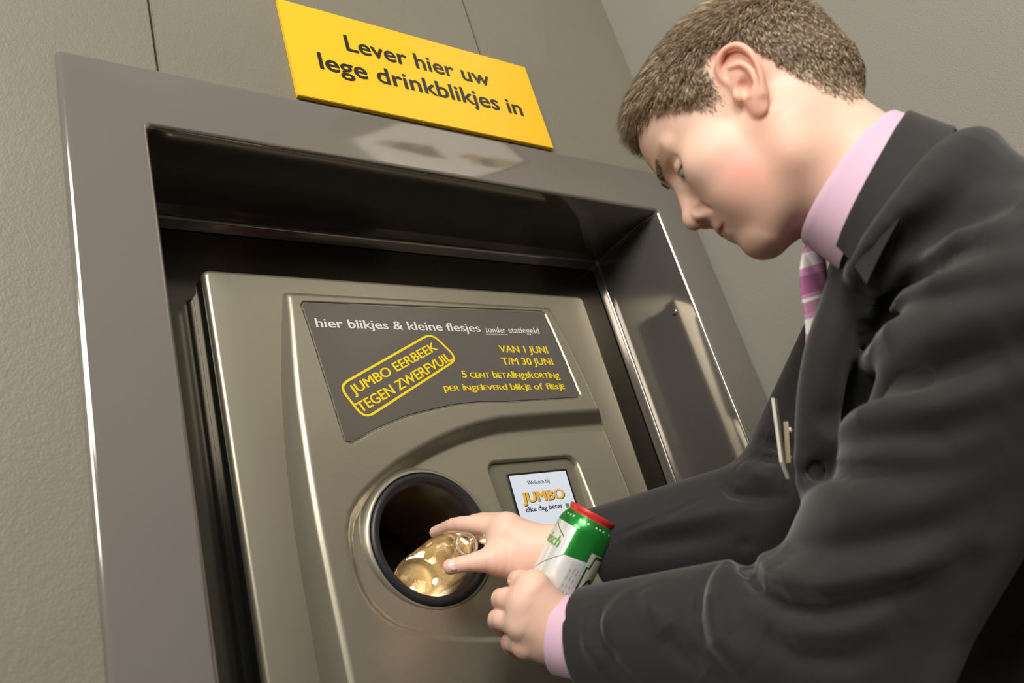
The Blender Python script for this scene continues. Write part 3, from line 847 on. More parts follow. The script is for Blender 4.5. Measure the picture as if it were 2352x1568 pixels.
fold([(1740, 1440), (1830, 1500), (1950, 1500), (2060, 1460)], -0.0093, .014, .016)
fold([(1483, 1350), (1500, 1400), (1540, 1470)], 0.0062, .010, .012)
fold([(1440, 1365), (1392, 1432), (1385, 1500)], 0.0062, .008, .010)
fold([(1378, 1395), (1380, 1470), (1410, 1530), (1450, 1560)], -0.0062, .007, .009)
fold([(1352, 1400), (1352, 1480), (1390, 1545)], 0.0054, .008, .008)
fold([(1520, 1440), (1560, 1500), (1620, 1555)], -0.0078, .012, .014)
fold([(1731, 985), (1752, 1008), (1785, 1022), (1810, 1024)], -0.0155, .007, .009)
fold([(1706, 1029), (1740, 1047), (1785, 1054), (1810, 1056)], -0.0093, .007, .008)
fold([(1655, 1104), (1680, 1130), (1735, 1140), (1795, 1142)], -0.0109, .007, .009)
fold([(1700, 1070), (1740, 1092), (1790, 1095)], 0.0093, .010, .010)
fold([(1414, 1232), (1529, 1186), (1640, 1130)], -.0028, .0038, .0038)
fold([(1430, 1262), (1560, 1240), (1700, 1215)], -0.0093, .014, .018)
fold([(1440, 1215), (1560, 1200), (1700, 1170)], 0.0062, .012, .014)

def fold_disp(P, d):
    out = np.zeros(len(P))
    for L, amp, w0, w1, taper in FOLDS:
        c = L.mean(0); R = ln(L - c).max() + 3 * max(w0, w1)
        m = ln(P - c) < R
        if not m.any(): continue
        Q = P[m]; dq = d[m] ** 2; best = np.full(len(Q), 9.); T = np.zeros(len(Q)); seg = np.linalg.norm(np.diff(L, axis=0), axis=1); cum = np.r_[0, np.cumsum(seg)]; tot = cum[-1]
        for i in range(len(L) - 1):
            dd, t = wdist(Q, L[i], L[i + 1]); b = dd < best
            best = np.where(b, dd, best); T = np.where(b, (cum[i] + t * seg[i]) / tot, T)
        w = w0 + (w1 - w0) * T
        a = amp * (np.sin(np.clip(T, .04, .96) * math.pi) ** .6 if taper else 1)
        out[m] += a * np.exp(-np.maximum(best ** 2 - dq, 0) / w ** 2)
    return out
def jacket(P):
    d = jacket_raw(P)
    near = np.abs(d) < .05
    if near.any():
        d[near] -= fold_disp(P[near], d[near])
    # open cuffs
    for c, w, rr in ((CUFL, unit(EL - CUFL), .0535), (CUFR, unit(ER - CUFR), .045)):
        m = ln(P - c) < .14
        if m.any():
            Q = P[m]; s = (Q - c) @ w; dd = d[m]
            dd = smax(dd, -s, .003)
            rad = ln(Q - c - s[:, None] * w)
            dd = smax(dd, -np.maximum(rad - (rr - .0095) - s * .04, s - .07), .002)
            d[m] = dd
    # the neck opening
    m = ln(P - N_) < .2
    if m.any():
        Q = P[m]; d[m] = smax(d[m], -(cone(Q, NB + NUP * .005, NB + NUP * .2, .058, .085)), .012)
    return d
jo, JV, JN = sdf_obj('suit_jacket', jacket, (.42, -.92, .62), (1.22, .10, 1.56), .0028, M_wool, person, slack=2.0)
def collar_strip(name, up, height, rin, flare, thick, a0, a1, m, parent, n=90, hfun=None, upf=None):
    up0 = up
    """a band round the neck: from the ring edge down and outward"""
    V = []; Fc = []; K = 9
    angs = np.linspace(a0, a1, n)
    for a in angs:
        c, s = math.cos(a), math.sin(a)
        rim = CMID + CFW * c * rin + CL * s * rin
        out = unit(CFW * c / np.linalg.norm(CFW) + CL * s / np.linalg.norm(CL))
        h = height if hfun is None else hfun(a)
        up = up0 if upf is None else up0 + upf(a)
        sec = []
        for k in range(K):
            t = k / (K - 1); sec.append(rim + NUP * (up - h * t) + out * ((flare if not callable(flare) else flare(a)) * t ** 1.3))
        inn = [p - out * thick for p in sec[::-1]]
        top = rim + NUP * (up + thick * .6) - out * thick * .5
        loop = sec + inn + [top]
        V += loop
    k = 2 * K + 1
    for i in range(n - 1):
        for j in range(k):
            Fc.append((i * k + j, i * k + (j + 1) % k, (i + 1) * k + (j + 1) % k, (i + 1) * k + j))
    Fc.append(tuple(range(k))[::-1]); Fc.append(tuple((n - 1) * k + j for j in range(k)))
    o = mesh_obj(name, V, Fc, m, parent, True, sharp=50)
    return o
collar_strip('shirt_collar', 0, .044, 1.0, .007, .0025, .10, 2 * math.pi - .10, M_shirt, person)
collar_strip('jacket_collar', -.010, .043, 1.07, lambda a: .002 + .024 * ((1 + math.cos(a)) / 2) ** .7, .004, .72, 2 * math.pi - .72, M_wool, jo, upf=lambda a: -.027 * ((1 + math.cos(a)) / 2) ** .5)
def cuff(name, c, w, r0, r1, l):
    o = lathe(name, c, w, [(r0 - .002, 0), (r0 - .0012, -.0015), (r0, 0), (r1, l), (r1 - .002, l)], M_shirt, person, 64, close=True)
cl0 = atd(1288, 1457, .906); cr0 = atd(1216, 1268, 1.0)
cuff('shirt_cuff', cl0, unit(CUFL - cl0), .0410, .044, .07)
cuff('shirt_cuff', cr0, unit(CUFR - cr0), .0300, .034, .07)
# trousers and shoes (out of view below the hips)
def trouser(P):
    f = unit([-.6, .8, 0]); d = cone(P, PV - AX * .05 + np.array([0, 0, -.02]), PV + AX * .05 + np.array([0, 0, -.02]), .125, .125)
    for s in (-1, 1):
        hip = PV + AX * .085 * s; kn = np.array([hip[0] - .03, hip[1] + .05, .50]); an = np.array([hip[0] + .02, hip[1] - .02, .09])
        d = smin(d, smin(cone(P, hip, kn, .095, .072), cone(P, kn, an, .072, .058), .02), .03)
    return np.maximum(d, .055 - P[:, 2])
sdf_obj('trousers', trouser, (.60, -.95, .04), (1.22, -.35, 1.14), .010, M_trouser, person, slack=1.4)
for s in (-1, 1):
    hip = PV + AX * .085 * s; a = np.array([hip[0] + .02, hip[1] - .02, .045]); f = unit([-.5, .85, 0])
    def shoe(P, a=a, f=f):
        d = smin(cone(P, a - f * .03, a + f * .06, .040, .040), cone(P, a + f * .06, a + f * .19 + np.array([0, 0, -.012]), .040, .033), .03)
        d = smin(d, cone(P, a, a + np.array([0, 0, .06]), .042, .046), .02)
        return smax(d, .002 - P[:, 2], .004)
    sdf_obj('shoe', shoe, a - np.array([.25, .25, .06]), a + np.array([.25, .25, .13]), .006, M_shoe, person, slack=1.4)
# tie
def tie():
    pts = [(1872, 570, .838), (1870, 600, .832), (1868, 640, .828), (1870, 690, .826), (1876, 730, .826), (1880, 775, .828), (1880, 830, .832)]
    ws = [.013, .0185, .0205, .0190, .0185, .0185, .019]
    side = unit(CL); side = unit([-.80, -.05, .30]); fw = unit([-.20, .95, .0])
    C = np.array([atd(*p) for p in pts]); t = np.linspace(0, 1, len(pts)); tt = np.linspace(0, 1, 50)
    Cc = np.stack([np.interp(tt, t, C[:, i]) for i in range(3)], 1); ww = np.interp(tt, t, ws)
    V = []; Fc = []; K = 14
    for p, w in zip(Cc, ww):
        for k in range(K):
            a = 2 * math.pi * k / K; V.append(p + side * w * math.cos(a) + fw * .0055 * math.sin(a))
    for i in range(len(Cc) - 1):
        for k in range(K): Fc.append((i * K + k, i * K + (k + 1) % K, (i + 1) * K + (k + 1) % K, (i + 1) * K + k))
    Fc += [tuple(range(K))[::-1], tuple((len(Cc) - 1) * K + k for k in range(K))]
    m = mat('striped_silk', (.5, .2, .35), .35, sheen=.3)
    nt = m.node_tree; tc = nt.nodes.new('ShaderNodeTexCoord'); mp = nt.nodes.new('ShaderNodeMapping'); sx = nt.nodes.new('ShaderNodeSeparateXYZ')
    dirn = unit(np.array([-.25, -.30, 1.0]))
    vm = nt.nodes.new('ShaderNodeVectorMath'); vm.operation = 'DOT_PRODUCT'; vm.inputs[1].default_value = dirn
    mr = nt.nodes.new('ShaderNodeMath'); mr.operation = 'MULTIPLY_ADD'; mr.inputs[1].default_value = 1 / .062; mr.inputs[2].default_value = TIE_PH
    fr = nt.nodes.new('ShaderNodeMath'); fr.operation = 'FRACT'
    cr = nt.nodes.new('ShaderNodeValToRGB'); cr.color_ramp.interpolation = 'CONSTANT'
    els = [(0, (.42, .13, .28)), (.28, (.62, .27, .45)), (.40, (.85, .83, .78)), (.62, (.62, .30, .48)), (.70, (.50, .22, .32)), (.88, (.85, .83, .78)), (.93, (.60, .28, .44))]
    for i, (p, c) in enumerate(els):
        e = cr.color_ramp.elements[i] if i < 2 else cr.color_ramp.elements.new(p)
        e.position = p; e.color = (*c, 1)
    nt.links.new(tc.outputs['Object'], vm.inputs[0]); nt.links.new(vm.outputs['Value'], mr.inputs[0]); nt.links.new(mr.outputs[0], fr.inputs[0])
    nt.links.new(fr.outputs[0], cr.inputs['Fac']); nt.links.new(cr.outputs['Color'], nt.nodes['Principled BSDF'].inputs['Base Color'])
    mesh_obj('tie', V, Fc, m, person, True)
TIE_PH = 0.
tie()

# name badge, seen edge on
M_brass = mat('pale_gold_metal', (.90, .86, .74), .3, .3)
def badge():
    a = atd(1778, 915, .84); b = atd(1797, 1060, .835); c = atd(1812, 1098, .842)
    wd = unit(ray(1795, 1000)); wd = unit(wd + RW @ np.array([.10, 0, 0]))
    V = []; Fc = []; th = unit(np.cross(wd, a - b)) * .0014; W = wd * .014
    for p in (a, b, c):
        V += [p - W - th, p + W - th, p + W + th, p - W + th]
    for i in range(2):
        for k in range(4): Fc.append((i * 4 + k, i * 4 + (k + 1) % 4, i * 4 + 4 + (k + 1) % 4, i * 4 + 4 + k))
    Fc += [(3, 2, 1, 0), (8, 9, 10, 11)]
    t = mesh_obj('name_badge', V, Fc, M_brass, jo, False)
    cb = [atd(1806, 968, .842), atd(1812, 1062, .842)]
    V2 = []; 
    for p in cb: V2 += [p - W * .4 - th * 1.6, p + W * .4 - th * 1.6, p + W * .4 + th * 1.6, p - W * .4 + th * 1.6]
    mesh_obj('badge_clip', V2, [(0, 1, 5, 4), (1, 2, 6, 5), (2, 3, 7, 6), (3, 0, 4, 7), (3, 2, 1, 0), (4, 5, 6, 7)], mat('tan_plastic', (.45, .36, .22), .5), jo, False)
    for px, py in ((1813, 988), (1812, 1050)):
        p = atd(px, py, .842); lathe('badge_pin', p, unit([-.76, .62, 0]), [(.0005, -.0030), (.0030, -.0015), (.0034, 0), (.0030, .0020), (.0005, .0034)], M_brass, jo, 16)
badge()

# ------------------------------------------------------------------ hair
def hair_z(x):                         # lower edge of the hair, by how far back on the head
    return np.interp(x, [-.15, -.085, -.070, -.060, -.052, -.045, -.040, -.028, -.010, .002, .008, .016, .024, .034, .044, .054, .064, .078, .092, .12],
                        [-.066, -.070, -.074, -.062, -.038, -.010, .022, .046, .050, .044, .026, .012, .011, .019, .036, .048, .061, .070, .084, .09])
qh = (BV - HT) @ HR_; nh = BN @ HR_
hz = hair_z(qh[:, 0]) + .004 * np.sin(qh[:, 0] * 400) 
inhead = (ln(qh) < .19) & (qh[:, 2] > hz) & ~((np.abs(qh[:, 1]) > .0735) & (np.abs(qh[:, 0] + .012) < .030) & (np.abs(qh[:, 2] - .008) < .045))
def hd2(P, q): return smin(cone(P, hl2w((-.030, 0, -.030)), N_ + np.array([0, 0, -.02]), .0570, .0585), head_base(q), .018)
def hair_cap():
    # under layer: the scalp surface lifted a little with clumpy relief
    def fn(P):
        q = (P - HT) @ HR_; d = hd2(P, q)
        edge = (q[:, 2] - hair_z(q[:, 0]))
        sm = np.clip(edge / .045, 0, 1); sm = sm * sm * (3 - 2 * sm); lift = sm * .0030 * (.4 + .6 * np.clip((q[:, 2] + .02) / .08, 0, 1)) - .0003
        lift = lift + np.clip(edge / .03, 0, 1) * .0012 * np.sin(q[:, 0] * 900 + 3 * np.sin(q[:, 2] * 300)) * np.sin(q[:, 1] * 800 + q[:, 2] * 500)
        e = np.abs(q[:, 1]) 
        earhole = ell(np.c_[q[:, 0], e, q[:, 2]], EC, (.024, .020, .042))
        d = d - lift
        d = smax(d, -edge * .7, .002)
        d = np.maximum(d, -earhole)
        return np.maximum(d, -(hd2(P, q) + .004))
    return sdf_obj('hair', fn, HT - .18, HT + np.array([.2, .2, .2]), .0022, M_hair, person, slack=1.8, cust=False)
ho, HV, HN = hair_cap()
def strand_mesh(name, p0, p1, p2, d1, n, w, c, parent):
    nst = len(p0)
    s = np.cross(d1, n); s /= np.maximum(ln(s), 1e-6)[:, None]; u = np.cross(s, d1)
    V = np.empty((nst, 7, 3))
    for k, (p, ww) in enumerate(((p0, 1.), (p1, .9))):
        for j in range(3):
            a = 2 * math.pi * j / 3; V[:, k * 3 + j] = p + (s * math.cos(a) + u * math.sin(a)) * w * ww
    V[:, 6] = p2
    V = V.reshape(-1, 3) @ HR_.T + HT
    b = (np.arange(nst) * 7)[:, None]
    quads = np.concatenate([b + np.array([[j, (j + 1) % 3, 3 + (j + 1) % 3, 3 + j]]) for j in range(3)])
    tris = np.concatenate([b + np.array([[3 + j, 3 + (j + 1) % 3, 6]]) for j in range(3)])
    me = bpy.data.meshes.new(name); me.vertices.add(len(V)); me.vertices.foreach_set('co', V.astype(np.float32).ravel())
    me.loops.add(len(quads) * 4 + len(tris) * 3); me.loops.foreach_set('vertex_index', np.r_[quads.ravel(), tris.ravel()].astype(np.int32))
    ls = np.r_[np.arange(len(quads)) * 4, len(quads) * 4 + np.arange(len(tris)) * 3]; me.polygons.add(len(ls))
    me.polygons.foreach_set('loop_start', ls.astype(np.int32)); me.polygons.foreach_set('loop_total', np.r_[np.full(len(quads), 4), np.full(len(tris), 3)].astype(np.int32))
    me.polygons.foreach_set('use_smooth', np.ones(len(ls), bool)); me.update(calc_edges=True)
    o = bpy.data.objects.new(name, me); COL.objects.link(o); me.materials.append(M_hair); adopt(o, parent); tag(o, kind='stuff')
    cc = np.repeat(c, 7, 0)
    a = me.color_attributes.new('tint', 'FLOAT_COLOR', 'POINT'); a.data.foreach_set('color', np.c_[cc, np.ones(len(cc))].astype(np.float32).ravel())
def strands(nst=42000):
    idx = np.flatnonzero(inhead); idx = rng.choice(idx, nst, replace=len(idx) < nst)
    e0 = np.clip((qh[idx][:, 2] - hair_z(qh[idx][:, 0])) / .014, 0, 1); idx = idx[rng.uniform(0, 1, nst) < .25 + .75 * e0]; nst = len(idx)
    r = qh[idx] + rng.normal(size=(nst, 3)) * .0006; n = nh[idx]
    top = np.clip((r[:, 2] - .02) / .08, 0, 1); edge = np.clip((r[:, 2] - hair_z(r[:, 0])) / .035, 0, 1)
    front = np.clip(r[:, 0] / .08, 0, 1)
    ln_ = (.012 + .014 * top + .008 * front * top) * (.35 + .65 * edge) * rng.uniform(.7, 1.2, nst)
    flow = np.stack([.75 * top + .25, np.zeros(nst), -.9 * (1 - .7 * top)], 1)
    flow[:, 1] += .25 * np.sign(r[:, 1]) * (1 - top)
    cl = np.stack([np.sin(r[:, 0] * 310 + 7 * np.sin(r[:, 2] * 90)), np.sin(r[:, 1] * 290 + 5 * np.sin(r[:, 0] * 120)), np.sin(r[:, 2] * 330 + 6 * np.sin(r[:, 1] * 70))], 1) * .25
    flow = flow + cl + rng.normal(size=(nst, 3)) * .14
    flow -= n * (flow * n).sum(1)[:, None]; flow /= ln(flow)[:, None]
    lift = (.30 + .55 * top)[:, None]
    d1 = flow * (1 - lift * .5) + n * lift; d1 /= ln(d1)[:, None]
    d2 = flow + n * lift * .25; d2 /= ln(d2)[:, None]
    p0 = r - n * .001; p0 = p0 + 0; p1 = p0 + d1 * (ln_ * .5)[:, None]; p2 = p1 + d2 * (ln_ * .5)[:, None]
    blond = np.clip(.35 + .9 * (1 - top) * np.clip(r[:, 0] / .06, 0, 1) + .35 * front, 0, 1) * rng.uniform(.6, 1.2, nst)
    c = np.array([.25, .165, .10]) * (1 - np.clip(blond, 0, 1))[:, None] + np.array([.70, .50, .27]) * np.clip(blond, 0, 1)[:, None]
    hi_ = (rng.uniform(0, 1, nst) < .30)[:, None]; c = c * rng.uniform(.45, 1.35, nst)[:, None]; c = np.where(hi_, c * .3 + np.array([.62, .53, .42]), c)  # some strands whitened: shine on the hair put into their colour
    strand_mesh('hair_strands', p0, p1, p2, d1, n, rng.uniform(.00022, .00052, nst)[:, None], c, ho)
qq = (HV - HT) @ HR_; edg_ = np.clip((qq[:, 2] - hair_z(qq[:, 0])) / .016, 0, 1)[:, None]; fr_ = np.clip(.2 + .9 * np.clip(qq[:, 0] / .08, 0, 1), 0, 1)[:, None]
hc_ = np.array([.085, .058, .036]) * (1 - fr_) + np.array([.36, .25, .14]) * fr_
hc_ = hc_ * edg_ + np.array([.78, .50, .36]) * (1 - edg_)
a = ho.data.color_attributes.new('tint', 'FLOAT_COLOR', 'POINT'); a.data.foreach_set('color', np.c_[hc_, np.ones(len(hc_))].astype(np.float32).ravel())
strands()
def brows(nst=700):
    wq = np.maximum(seg2(qa, (.100, .008, .0270), (.090, .024, .0340), .0042), seg2(qa, (.090, .024, .0340), (.079, .040, .0350), .0036)) * (qa[:, 0] > .06)
    idx = rng.choice(np.flatnonzero(wq > .35), nst); r = qh[idx]; n = nh[idx]
    f = np.stack([-.55 * np.ones(nst), np.sign(r[:, 1]) * .8, .35 * np.ones(nst)], 1) + rng.normal(size=(nst, 3)) * .25
    f -= n * (f * n).sum(1)[:, None]; f /= ln(f)[:, None]; d1 = f + n * .35; d1 /= ln(d1)[:, None]
    p0 = r - n * .0005; p1 = p0 + d1 * .003; p2 = p1 + f * .003
    strand_mesh('eyebrows', p0, p1, p2, d1, n, np.full((nst, 1), .00022), np.array([[.16, .09, .045]]) * rng.uniform(.6, 1.4, (nst, 1)), ho)
brows()
# thumb nail of the hand on the bottle
def nail(p, up, fw, parent, w=.0065, l=.0075):
    side = unit(np.cross(up, fw)); up = unit(np.cross(fw, side)); V = []; Fc = []; n = 9
    for i in range(n):
        for j in range(n):
            a = (i / (n - 1) - .5) * 2; b = (j / (n - 1) - .5) * 2
            V.append(p + side * a * w * (1 - .18 * max(0, b) ** 2) + fw * b * l * (1 - .25 * a * a) - up * (.0022 * a * a + .0008 * b * b))
    for i in range(n - 1):
        for j in range(n - 1): Fc.append((i * n + j, i * n + j + 1, (i + 1) * n + j + 1, (i + 1) * n + j))
    o = mesh_obj('thumbnail', V, Fc, M_nail, parent, True); s = o.modifiers.new('t', 'SOLIDIFY'); s.thickness = .0006
M_nail = mat('nail', (.86, .66, .58), .18)
tj = RH['thumb'][0]; fw_ = unit(tj[3] - tj[2]); tocam = unit(CAM - tj[3]); up_ = unit(tocam - fw_ * (tocam @ fw_) + unit([0, 0, 1]) * .15)
nail(tj[3] + up_ * .0094 - fw_ * .006, up_, fw_, person)

# ------------------------------------------------------------------ can
cA = atd(1364, 1180, .965); cB0 = atd(1240, 1420, .948); cax = unit(cA - cB0); CR = .0331
cB = cA - cax * .166
can = empty('beer_can', cB, 'green and white half-litre drink can with a red rim held in his near hand', 'can')
def mat_can():
    m = mat('printed_can', (.84, .84, .82), .24, .35, .5, coat=.4, coat_rough=.1)
    return m
M_cw = mat_can(); M_cg = mat('can_green', (.02, .30, .04), .22, .55, coat=.4); M_cr = mat('can_red', (.78, .05, .045), .3, .3)
M_cdg = mat('can_dark_green_ink', (.03, .14, .02), .3, .3); M_clg = mat('can_leaf_green_ink', (.20, .48, .12), .3, .3); M_cgrey = mat('can_grey_ink', (.60, .60, .58), .35, .3); M_ccream = mat('can_cream_ink', (.78, .76, .66), .3, .2); M_alu = mat('aluminium', (.8, .8, .8), .25, 1.)
lathe('can_body', cB, cax, [(.001, .004), (.022, .003), (.0245, 0), (.027, .001), (.0320, .008), (CR, .013), (CR, .1435)], M_cw, can, 96, 30)
lathe('can_shoulder', cB, cax, [(CR, .1435), (.0330, .1465), (.0318, .1510), (.0297, .1555), (.0278, .1590)], M_cg, can, 96, 60)
lathe('can_rim', cB, cax, [(.0278, .1590), (.0276, .1605), (.0286, .1625), (.0291, .1650), (.0287, .1668), (.0275, .1672), (.0262, .1655), (.0255, .162), (.001, .162)], M_cr, can, 96, 40)
cx_, cy_, cz_ = frame_from(cax)
vdir = unit(CAM - (cB + cax * .12)); vperp = unit(vdir - cax * (vdir @ cax)); crt = unit(np.cross(cax, vperp))   # crt: towards the right of the view
if (RW.T @ crt)[0] < 0: crt = -crt
def canp(ang, t, rr=CR): return cB + cax * t + (vperp * math.cos(ang) + crt * math.sin(ang)) * rr
def can_patch(name, a0, a1, t0, t1, m, lift=.00025, cut=None):
    n = 24; k = 10; V = []; Fc = []
    for i in range(n + 1):
        for j in range(k + 1):
            a = a0 + (a1 - a0) * i / n; u = j / k
            lo, hi = (t0, t1) if cut is None else cut(i / n)
            V.append(canp(a, lo + (hi - lo) * u, CR + lift))
    for i in range(n):
        for j in range(k): Fc.append((i * (k + 1) + j, i * (k + 1) + j + 1, (i + 1) * (k + 1) + j + 1, (i + 1) * (k + 1) + j))
    o = mesh_obj(name, V, Fc, m, can, True)
    return o
can_patch('can_green_panel', -.28, .55, .112, .1436, M_cg, .0002, lambda u: (.1120 + .004 * u, .1436))
can_patch('can_green_panel', .55, 2.2, .120, .1436, M_cg, .0002, lambda u: (.128, .1436))
can_patch('can_white_panel', -1.45, -.45, .10, .1436, M_ccream, .0002, lambda u: (.118, .1425 - .010 * (u - .5) ** 2 * 4 - .004))
can_patch('can_grey_panel', .08, .54, .02, .110, M_cgrey, .0002, lambda u: (.02, .1105 + .003 * u))
can_patch('can_badge', .60, 2.0, .03, .128, M_cdg, .00025, lambda u: (.050, .1265 if .1 < u else .112))
can_patch('can_badge_field', .68, 1.9, .03, .128, M_ccream, .0004, lambda u: (.055, .1230 if .1 < u else .110))
def can_text(s, a0, a1, t0, cap, m, along=False, offset=.02, shear=0.):
    V, Fc = bolder(*text_mesh(s, 0), offset); hi, lo = cap_h(0)
    x = (V[:, 0] - V[:, 0].min()) / np.ptp(V[:, 0]); y = (V[:, 1] - lo) / (hi - lo); x = x + shear * y
    if along:   # text runs up the can: a1 = length
        P = [canp(a0 - yy * cap / CR, t0 + xx * a1, CR + .0006 + zz) for xx, yy, zz in zip(x, y, V[:, 2])]
    else:
        P = [canp(a0 + (a1 - a0) * xx, t0 + yy * cap, CR + .0006 + zz) for xx, yy, zz in zip(x, y, V[:, 2])]
    mesh_obj('can_lettering', P, Fc, m, can, False)
can_text('Grolsch', -2.0, -.60, .1150, .0125, M_clg, shear=.05)
can_text('Gr', .80, 1.45, .076, .024, M_cdg)
random.seed(3); M_cprint = mat('can_print_ink', (.30, .31, .30), .4)
for k in range(3):
    for j in range(9):
        a = .14 + k * .12; t = .03 + j * .0085
        can_patch('small_print', a, a + .028, t, t + random.uniform(.003, .0075), M_cprint, .00045)
V_ = []
# thin green line over the white front
def can_line(a0, t0, a1, t1, w=.0007):
    V = []; Fc = []; n = 20
    for i in range(n + 1):
        u = i / n; a = a0 + (a1 - a0) * u; t = t0 + (t1 - t0) * u
        V += [canp(a, t, CR + .0004), canp(a, t + w, CR + .0004)]
    for i in range(n): Fc.append((2 * i, 2 * i + 1, 2 * i + 3, 2 * i + 2))
    mesh_obj('can_line', V, Fc, M_cdg, can, True)
can_line(-1.3, .080, -.25, .112)
can_line(-1.3, .140, -.55, .128, .0012)
for k in range(16):
    a = -1.0 + k * .16
    if k % 4 != 3:
        V = [canp(a + da, t, r_ + .0003) for da, t, r_ in ((0, .1525, .0312), (.07, .1525, .0312), (.07, .1545, .0302), (0, .1545, .0302))]
        mesh_obj('neck_print', V, [(0, 1, 2, 3)], M_cw, can, False)

# ------------------------------------------------------------------ bottle
bn = atd(1073, 1249, .985); bb = atd(948, 1338, 1.118); bax = unit(bb - bn); BL = float(np.linalg.norm(bb - bn))
M_pet = bpy.data.materials.new('clear_plastic'); M_pet.use_nodes = True
_n = M_pet.node_tree; _n.nodes.clear(); _N = _n.nodes.new
_o = _N('ShaderNodeOutputMaterial'); _tr = _N('ShaderNodeBsdfTransparent'); _tr.inputs['Color'].default_value = (1, .975, .92, 1)
_gl = _N('ShaderNodeBsdfGlossy'); _gl.inputs['Roughness'].default_value = .04; _gl.inputs['Color'].default_value = (1, .97, .92, 1)
_lw = _N('ShaderNodeLayerWeight'); _lw.inputs['Blend'].default_value = .24
_nz = _N('ShaderNodeTexNoise'); _nz.inputs['Scale'].default_value = 45; _bp = _N('ShaderNodeBump'); _bp.inputs['Strength'].default_value = .10; _bp.inputs['Distance'].default_value = .004
_tc = _N('ShaderNodeTexCoord'); _n.links.new(_tc.outputs['Object'], _nz.inputs['Vector']); _n.links.new(_nz.outputs['Fac'], _bp.inputs['Height'])
_n.links.new(_bp.outputs['Normal'], _gl.inputs['Normal']); _n.links.new(_bp.outputs['Normal'], _lw.inputs['Normal'])
_m1 = _N('ShaderNodeMixShader'); _n.links.new(_lw.outputs['Facing'], _m1.inputs[0]); _n.links.new(_tr.outputs[0], _m1.inputs[1]); _n.links.new(_gl.outputs[0], _m1.inputs[2])
_tl = _N('ShaderNodeBsdfTranslucent'); _tl.inputs['Color'].default_value = (1, .86, .62, 1); _m2 = _N('ShaderNodeMixShader'); _m2.inputs[0].default_value = .05  # warm tint: golden lamp glow put into the colour of the clear plastic
_n.links.new(_m1.outputs[0], _m2.inputs[1]); _n.links.new(_tl.outputs[0], _m2.inputs[2]); _n.links.new(_m2.outputs[0], _o.inputs['Surface'])
bot = empty('bottle', bb, 'small clear empty bottle held in the round intake neck outwards', 'bottle')
BRD = .0315
outp = [(.0128, 0), (.0138, .0010), (.0138, .0030), (.0128, .0045), (.0128, .0100), (.0142, .0110), (.0142, .0130), (.0130, .0145), (.0134, .019), (.0170, .027), (.0235, .037), (.0285, .047), (.0308, .058), (BRD, .072), (BRD, BL - .016), (.0305, BL - .008), (.0275, BL - .002), (.0235, BL), (.0190, BL - .002), (.0120, BL - .006), (.001, BL - .008)]
inp = [(.001, BL - .0095), (.0120, BL - .0075), (.0190, BL - .0040), (.0235, BL - .0022), (.0262, BL - .0035), (.0290, BL - .009), (BRD - .0013, BL - .017), (BRD - .0013, .072), (.0295, .058), (.0272, .047), (.0222, .037), (.0157, .027), (.0121, .019), (.0113, .0145), (.0113, .001), (.0120, 0)]
lathe('bottle_glass', bn, bax, outp + inp, M_pet, bot, 96, 180, close=True)
for t, rr in ((.0062, .0133), (.0086, .0133)):
    lathe('neck_thread', bn, bax, [(.0127, t - .0008), (rr, t - .0003), (rr, t + .0003), (.0127, t + .0008)], M_pet, bot, 48, 180)

# ------------------------------------------------------------------ light
w = bpy.data.worlds.new('world'); SC.world = w; w.use_nodes = True
nt = w.node_tree; bg = nt.nodes['Background']
tc = nt.nodes.new('ShaderNodeTexCoord'); sx = nt.nodes.new('ShaderNodeSeparateXYZ'); cr = nt.nodes.new('ShaderNodeValToRGB'); mr = nt.nodes.new('ShaderNodeMapRange')
mr.inputs['From Min'].default_value = -1; mr.inputs['From Max'].default_value = 1
els = [(0, (.03, .028, .025)), (.45, (.09, .082, .07)), (.55, (.70, .67, .61)), (.75, (1.0, .96, .88)), (1, (.95, .92, .86))]
for i, (p, c) in enumerate(els):
    e = cr.color_ramp.elements[i] if i < 2 else cr.color_ramp.elements.new(p)
    e.position = p; e.color = (*c, 1)
nt.links.new(tc.outputs['Generated'], sx.inputs[0]); nt.links.new(sx.outputs['Z'], mr.inputs['Value']); nt.links.new(mr.outputs[0], cr.inputs['Fac']); nt.links.new(cr.outputs['Color'], bg.inputs['Color'])
bg.inputs['Strength'].default_value = .50
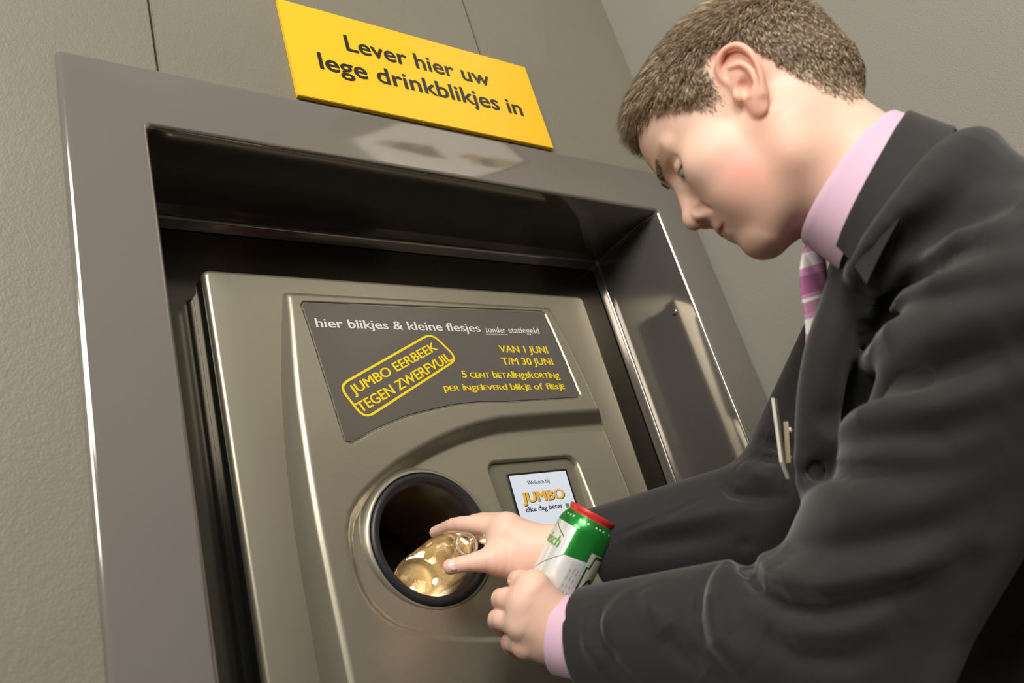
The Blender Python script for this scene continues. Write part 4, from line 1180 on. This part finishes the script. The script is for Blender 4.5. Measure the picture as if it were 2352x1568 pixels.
def area(name, loc, target, size, power, col=(1, .96, .89), sy=None):
    l = bpy.data.lights.new(name, 'AREA'); l.energy = power; l.color = col; l.size = size
    if sy: l.shape = 'RECTANGLE'; l.size_y = sy
    o = bpy.data.objects.new(name, l); COL.objects.link(o)
    z = -unit(np.array(target) - np.array(loc)); t = np.array([0, 0, 1.]); x = unit(np.cross(t, z)) if abs(z[2]) < .99 else np.array([1., 0, 0]); y = np.cross(z, x)
    m = Matrix.Identity(4)
    for i in range(3): m[i][0] = x[i]; m[i][1] = y[i]; m[i][2] = z[i]; m[i][3] = loc[i]
    o.matrix_world = m
    return o
area('ceiling_lamp', (-.6, -2.2, 2.9), (.7, -.2, 1.4), 1.1, 70)
area('ceiling_lamp', (-2.4, -1.7, 2.7), (.9, -.3, 1.3), 1.2, 58)
sp_ = bpy.data.lights.new('intake_lamp', 'SPOT'); sp_.energy = 1.5; sp_.color = (1, .80, .52); sp_.spot_size = 1.2; sp_.shadow_soft_size = .008
so = bpy.data.objects.new('intake_lamp', sp_); COL.objects.link(so)
lp = np.array([HC[0] + .045, .235, HC[1] - .035]); z = -unit((bn + bb) / 2 - lp); x = unit(np.cross([0, 0, 1.], z)); y = np.cross(z, x)
m = Matrix.Identity(4)
for i in range(3): m[i][0] = x[i]; m[i][1] = y[i]; m[i][2] = z[i]; m[i][3] = lp[i]
so.matrix_world = m

M_lens = mat('warm_lamp_lens', (.9, .7, .4), .3, emit=((1, .80, .52), 9))
for px_, py_, rr_ in ((1003, 1334, .0045), (948, 1350, .0028)):
    p_ = at(px_, py_, .215)
    print('lens', p_, math.hypot(p_[0] - HC[0], p_[2] - HC[1]))
    lathe('intake_lamp', p_, (0, -1, 0), [(rr_, -.004), (rr_, 0), (rr_ * .7, .0016), (.001, .002)], M_lens, mc, 20)

M_rim = mat('clear_rim', (.95, .92, .85), .08, trans=.75, ior=1.3)
lathe('neck_rim', bn, bax, [(.0112, .0004), (.0120, -.0006), (.0132, -.0006), (.0142, .0006), (.0142, .0022), (.0132, .0032), (.0124, .0028), (.0114, .0024)], M_rim, bot, 64, 180, close=True)
